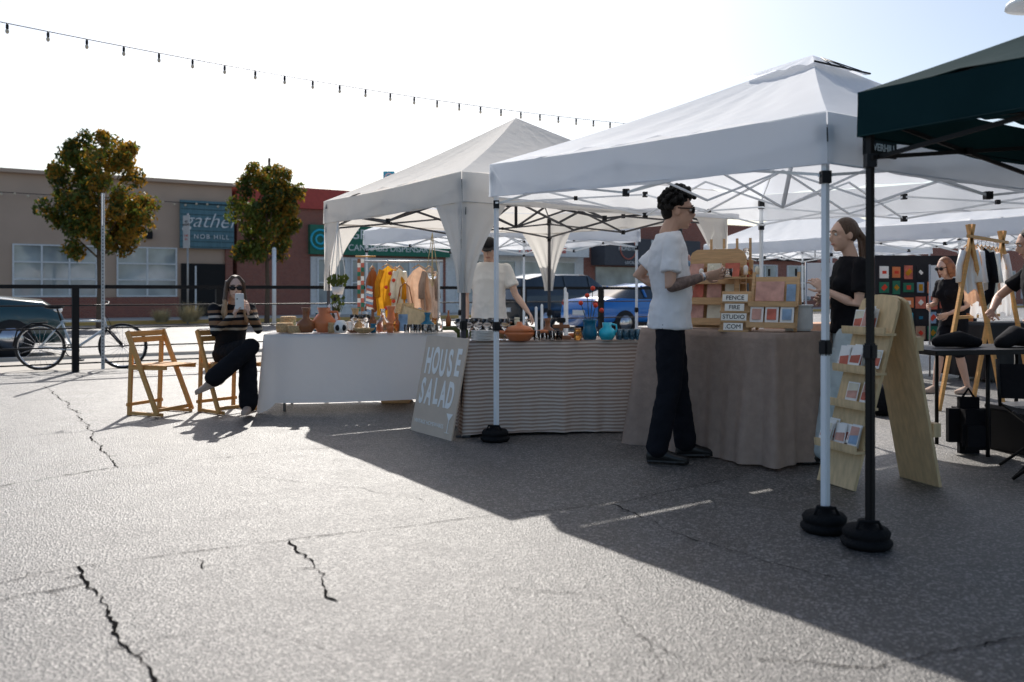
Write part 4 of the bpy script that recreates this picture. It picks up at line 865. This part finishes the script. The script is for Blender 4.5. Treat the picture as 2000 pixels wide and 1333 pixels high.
for i,(x,y,h) in enumerate(((.2,7.2,.26),(.25,7.28,.28),(.44,7.2,.42),(.46,7.3,.38))): ware('taper_candle',x,y,zs,[(0,0),(.03,0),(.03,.01),(.012,.015),(.011,h),(0,h+.012)],'ceram',10)
b=MB('candle_stand'); b.M=T(.40,7.08,zs); b.box((0,0,.02),(.16,.1,.03),'brown',bev=.006); b.bar((0,0,.03),(0,0,.14),.03,.03,'brown'); b.box((0,0,.11),(.14,.04,.03),'brown',bev=.006); b.box((0,0,.16),(.07,.05,.04),'darkin',bev=.006); b.build()
def flow(b):
    for i,(dx,dz) in enumerate(((-.02,.36),(.05,.28),(.10,.24),(-.07,.30),(.03,.42))):
        b.tube([(0,0,.12),(dx*.5,0,dz*.6),(dx,.01*i,dz)],.003,'leafd',5); b.ball((dx,.01*i,dz),.020,'petal',n=8)
ware('blue_vase',.635,7.12,zs,[(0,0),(.05,0),(.065,.05),(.05,.11),(.055,.15),(.065,.165),(.058,.165),(.045,.12),(0,.1)],'blue',18,flow)
ware('turquoise_jug',.775,7.1,zs,[(0,0),(.045,0),(.07,.04),(.065,.08),(.035,.105),(.04,.14),(.035,.14),(.028,.105),(0,.1)],'turq',18,lambda b:b.tube([(.035,0,.13),(.075,0,.12),(.08,0,.08),(.06,0,.05)],.008,'turq'))
for i in range(9): ware('blue_tumbler',.88+.05*(i%5),7.1+.08*(i//5),zs,[(0,0),(.022,0),(.026,.085),(.024,.085),(.02,.006),(0,.006)],'bglass',12)
for i in range(4): ware('glass_tumbler',.20+.06*i,6.99+.03*(i%2),zs,TUM,'glass',12)
ware('brown_vase',.30,7.36,zs,VAS,'brown',k=.8); ware('small_bottle',.12,7.3,zs,BOT,'glass'); ware('ceramic_bowl',.55,7.35,zs,BOWL,'orange',k=.8); ware('wooden_bowl',-.05,7.35,zs,BOWL,'wicker'); ware('small_jar',.53,7.02,zs,JAR,'aglass'); ware('ceramic_bowl',.30,7.12,zs,BOWL,'ceram',k=.6)
# stall behind
b=MB('clothing_rack'); 
for x in (-1.75,-.85): b.rod((x,10.1,0),(x,10.1,1.5),.014,'galv')
b.rod((-1.8,10.1,1.5),(-.8,10.1,1.5),.012,'galv')
def garment(x,y,zt_,w,h,m,seed,yaw=0,sleeve=True):
    b.M=T(x,y,0,yaw)
    def fn(s,t):
        sh=.62+.38*min(1,t*5); fl=math.sin(s*15+seed)*.5+math.sin(s*27+seed*3)*.3
        x_=(s-.5)*w*sh*(1+.18*t)+.012*math.sin(t*7+seed)
        return V((x_,.035*fl*(.2+t),zt_-h*t-.10*abs(s-.5)*(1-t)+.025*math.sin(s*11+seed)*t))
    b.grid(fn,24,14,m)
    if sleeve:
        for sg in(-1,1): b.tube([(sg*w*.30,0,zt_-.05),(sg*w*.52,.01,zt_-.2),(sg*w*.55,-.01,zt_-.36)],[.035,.032,.036],m,8,rnd=False)
    b.tube([(-.0,0,zt_),(0,0,zt_+.05),(.015,0,zt_+.075)],.003,'chrome',5); b.tube([(-w*.28,0,zt_-.02),(0,0,zt_+.02),(w*.28,0,zt_-.02)],.006,'chairwood',5); b.M=Matrix.Identity(4)
garment(-1.44,10.05,1.45,.22,.60,'yel',1,R(25)); garment(-1.30,10.08,1.43,.2,.55,'c4',6,R(50)); garment(-1.36,10.16,1.42,.20,.62,'yel',4,R(-20)); garment(-1.08,10.05,1.44,.24,.50,'pink',2,R(12),False); garment(-.96,10.1,1.43,.2,.6,'linen',8,R(35)); garment(-1.62,10.1,1.43,.18,.5,'brown',9,R(60),False)
for i in range(7): b.ball((-1.40+.05*math.sin(i*2.1),9.98,1.36-.08*i),.022,'petal',n=8)
b.build()
b=MB('hanging_straw_bag'); b.lathe((-1.20,9.75,.86),[(0,0),(.08,0),(.11,.08),(.10,.16),(.095,.16),(.09,.05),(0,.03)],'wicker',18); b.tube([(-1.29,9.75,1.0),(-1.25,9.75,1.2),(-1.20,9.75,1.25),(-1.15,9.75,1.2),(-1.11,9.75,1.0)],.007,'brown'); b.build()
b=MB('striped_scarf_hanger'); b.rod((-1.78,9.9,1.55),(-1.55,9.9,1.55),.01,'chairwood')
for j,x in enumerate((-1.74,-1.70)):
    for i in range(12): b.box((x,9.9,1.5-.05*i),(.035,.012,.05),('brown','cream','c2','greenband')[(i+j)%4])
for i in range(10): b.box((-1.62,9.9,1.2-.03*i),(.08-.003*abs(i-5),.012,.03),('c3','c2','cream')[i%3],rot=(0,R(15),0))
b.build()
b=MB('macrame_plant_hanger')
for a in range(4):
    q=a*math.pi/2; b.tube([(-1.78,8.9,1.86),(-1.78+.07*math.cos(q),8.9+.07*math.sin(q),1.35),(-1.78+.04*math.cos(q),8.9,1.12)],.005,'cream',5)
b.lathe((-1.78,8.9,1.12),[(0,0),(.05,0),(.07,.08),(.06,.08),(0,.05)],'ceram',14)
for i in range(70):
    a=random.uniform(0,6.3); r=random.uniform(.02,.1); p=V((-1.78+r*math.cos(a),8.9+r*math.sin(a),1.19+random.uniform(0,.1))); b.add([p,p+V((.02,0,.025)),p+V((0,.01,.05)),p+V((-.02,0,.025))],[(0,1,2,3)],'leaf')
b.build()
b=MB('macrame_plant_hanger')
for a in range(4):
    q=a*math.pi/2; b.tube([(-.88,9.6,1.8),(-.88+.06*math.cos(q),9.6+.06*math.sin(q),1.38),(-.88,9.6,1.2)],.004,'shrub',5)
b.lathe((-.88,9.6,1.28),[(0,0),(.04,.01),(.06,.08),(.05,.08),(0,.05)],'glass',14); b.build()
b=clothtable('green_cloth_table',(-1.0,9.9),(1,.2),1.3,.6,.74,.05,'leafd',amp=.01,seed=12); b.build()
for i in range(7): ware('small_jar',-.9+.16*i,10.1+.03*i,.745,(JAR,BOT,BOWL)[i%3],('aglass','brown','c4','wicker')[i%4],12)
# ---------------------------------------------------------------- right background stalls
b=MB('wooden_garment_rack'); 
for y in (8.4,9.3):
    b.bar((4.12+(y-8.4)*.9,y,0),(4.45+(y-8.4)*.9,y,1.8),.045,.03,'chairwood'); b.bar((4.75+(y-8.4)*.9,y,0),(4.40+(y-8.4)*.9,y,1.8),.045,.03,'chairwood')
b.bar((4.35,8.3,1.68),(5.35,9.4,1.68),.03,.03,'chairwood'); b.bar((4.3,8.4,.9),(5.2,9.3,.9),.03,.03,'chairwood')
for i in range(9): garment(4.42+.1*i,8.42+.11*i,1.60,.16,.45+.12*(i%3),('cream','pink','wcloth','signboard','blackcloth','c4')[i%6],i,R(-10+17*(i%4)),i%2==0)
b.build()
b=MB('black_folding_table'); b.M=T(2.98,5.95,0,R(12)); b.box((.55,.3,.73),(1.3,.62,.035),'black',bev=.006)
for x in (.35,1.05): 
    for y in (.04,.56): b.rod((x,y,0),(x,y,.72),.014,'blackmetal')
b.tube([(.15,.3,.79),(.3,.26,.81),(.5,.32,.78)],[.04,.06,.035],'blackcloth'); b.tube([(.6,.2,.78),(.75,.25,.83),(.95,.2,.79)],[.05,.075,.05],'blackcloth'); b.box((1.0,.3,.80),(.16,.12,.1),'c2',bev=.01); b.build()
b=MB('camp_chair'); b.M=T(3.05,5.3,0,R(-20))
for x,y,x2,y2 in ((0,0,.5,.45),(.5,0,0,.45),(0,0,.5,0),(0,.45,.5,.45)): b.rod((x,y,.01),(x2,y2,.42),.010,'blackmetal')
b.rod((.5,0,.0),(0,0,.42),.010,'blackmetal'); b.grid(lambda s,t:V((s*.5,t*.45,.42-.05*math.sin(math.pi*s))),8,6,'blackcloth'); b.grid(lambda s,t:V((s*.5,.45+.08*t,.45+.22*t)),6,6,'blackcloth'); b.rod((0,.42,.4),(0,.53,.70),.011,'blackmetal'); b.rod((.5,.42,.4),(.5,.53,.70),.011,'blackmetal'); b.build()
b=MB('tote_bag'); b.M=T(3.45,8.1); b.ball((0,0,.14),(.16,.12,.15),'blackcloth'); b.tube([(-.08,0,.26),(-.06,0,.4),(.06,0,.4),(.08,0,.26)],.012,'blackcloth'); b.build()
b=MB('backpack'); b.M=T(3.25,6.2); b.box((0,0,.2),(.3,.2,.4),'blackcloth',bev=.08); b.box((0,-.11,.14),(.2,.06,.2),'blackcloth',bev=.025); b.tube([(-.04,0,.4),(0,0,.46),(.04,0,.4)],.008,'blackcloth'); b.build()
b=MB('storage_crate'); b.M=T(3.75,6.3,0,R(20)); b.box((0,0,.15),(.45,.35,.3),'black',bev=.01); b.box((0,0,.315),(.47,.37,.03),'grey_metal',bev=.006); b.build()
b=MB('woven_textile_display'); b.M=T(5.3,12.6,0,R(8)); b.box((.75,0,1.05),(1.6,.03,1.25),'textile')
rc=random.Random(21)
for i in range(8):
    for j in range(5):
        x=.08+i*.19; z=.55+j*.22
        b.box((x,-.02,z),(rc.uniform(.10,.17),.012,rc.uniform(.12,.2)),rc.choice(('c2','turq','c3','pink','orange','cream','greenband','textile'))); b.box((x,-.03,z),(.06,.01,rc.uniform(.04,.1)),rc.choice(('petal','cream','blue','yel')),rot=(0,R(rc.choice((0,45))),0))
b.build()
for x,y in ((3.72,10.9),(5.75,11.9)):
    b=MB('banner_sign'); b.M=T(x,y,0,R(6)); b.box((.2,0,1.3),(.5,.015,.42),'paper'); b.rod((-.04,0,0),(-.04,0,1.52),.012,'galv'); b.rod((.44,0,0),(.44,0,1.52),.012,'galv')
    b.text('oake',wallM((.2,-.012,1.26),(1,0,0)),.17,'greenband',.001,offset=.003); b.torus((.2,-.014,1.42),(0,1,0),.04,.008,'yel'); b.build()
b=clothtable('vendor_table',(3.4,10.6),(1,.3),1.8,.7,.75,.05,'pink',amp=.015,seed=31); b.build()
b=clothtable('vendor_table',(6.0,11.0),(1,.3),1.8,.7,.75,.05,'black',amp=.015,seed=32); b.build()
b=MB('storage_crates'); b.M=T(-.75,9.0); b.box((0,0,.1),(.35,.3,.2),'ply',bev=.01); b.box((-.45,.1,.08),(.3,.3,.16),'ply',bev=.01); b.build()
# ---------------------------------------------------------------- light, world, camera
d=V((.39,-2.49,-2.1)).normalized()
sun=bpy.data.lights.new('sun','SUN'); sun.energy=5; sun.angle=R(.55); sun.color=(1,.95,.88)
so=bpy.data.objects.new('sun',sun); sc.collection.objects.link(so); so.rotation_euler=d.to_track_quat('-Z','Y').to_euler()
w=bpy.data.worlds.new('World'); sc.world=w; w.use_nodes=True; n=w.node_tree
sk=n.nodes.new('ShaderNodeTexSky'); sk.sky_type='NISHITA'; sk.sun_disc=False; sk.sun_elevation=R(39.8); sk.sun_rotation=R(-8.9); sk.dust_density=1.7; sk.air_density=1.0; sk.ozone_density=1.0
n.links.new(sk.outputs[0],n.nodes['Background'].inputs[0]); n.nodes['Background'].inputs[1].default_value=.135
cam=bpy.data.cameras.new('cam'); co=bpy.data.objects.new('camera',cam); sc.collection.objects.link(co); sc.camera=co
co.location=(0,0,1.15); co.rotation_euler=(R(90),0,0); cam.sensor_width=36; cam.lens=30.6; cam.shift_y=-.04825; cam.clip_end=2000; cam.clip_start=.05
cam.dof.use_dof=True; cam.dof.focus_distance=7.0; cam.dof.aperture_fstop=2.2
sc.view_settings.view_transform='Standard'; sc.view_settings.look='None'; sc.view_settings.exposure=0; sc.view_settings.gamma=1
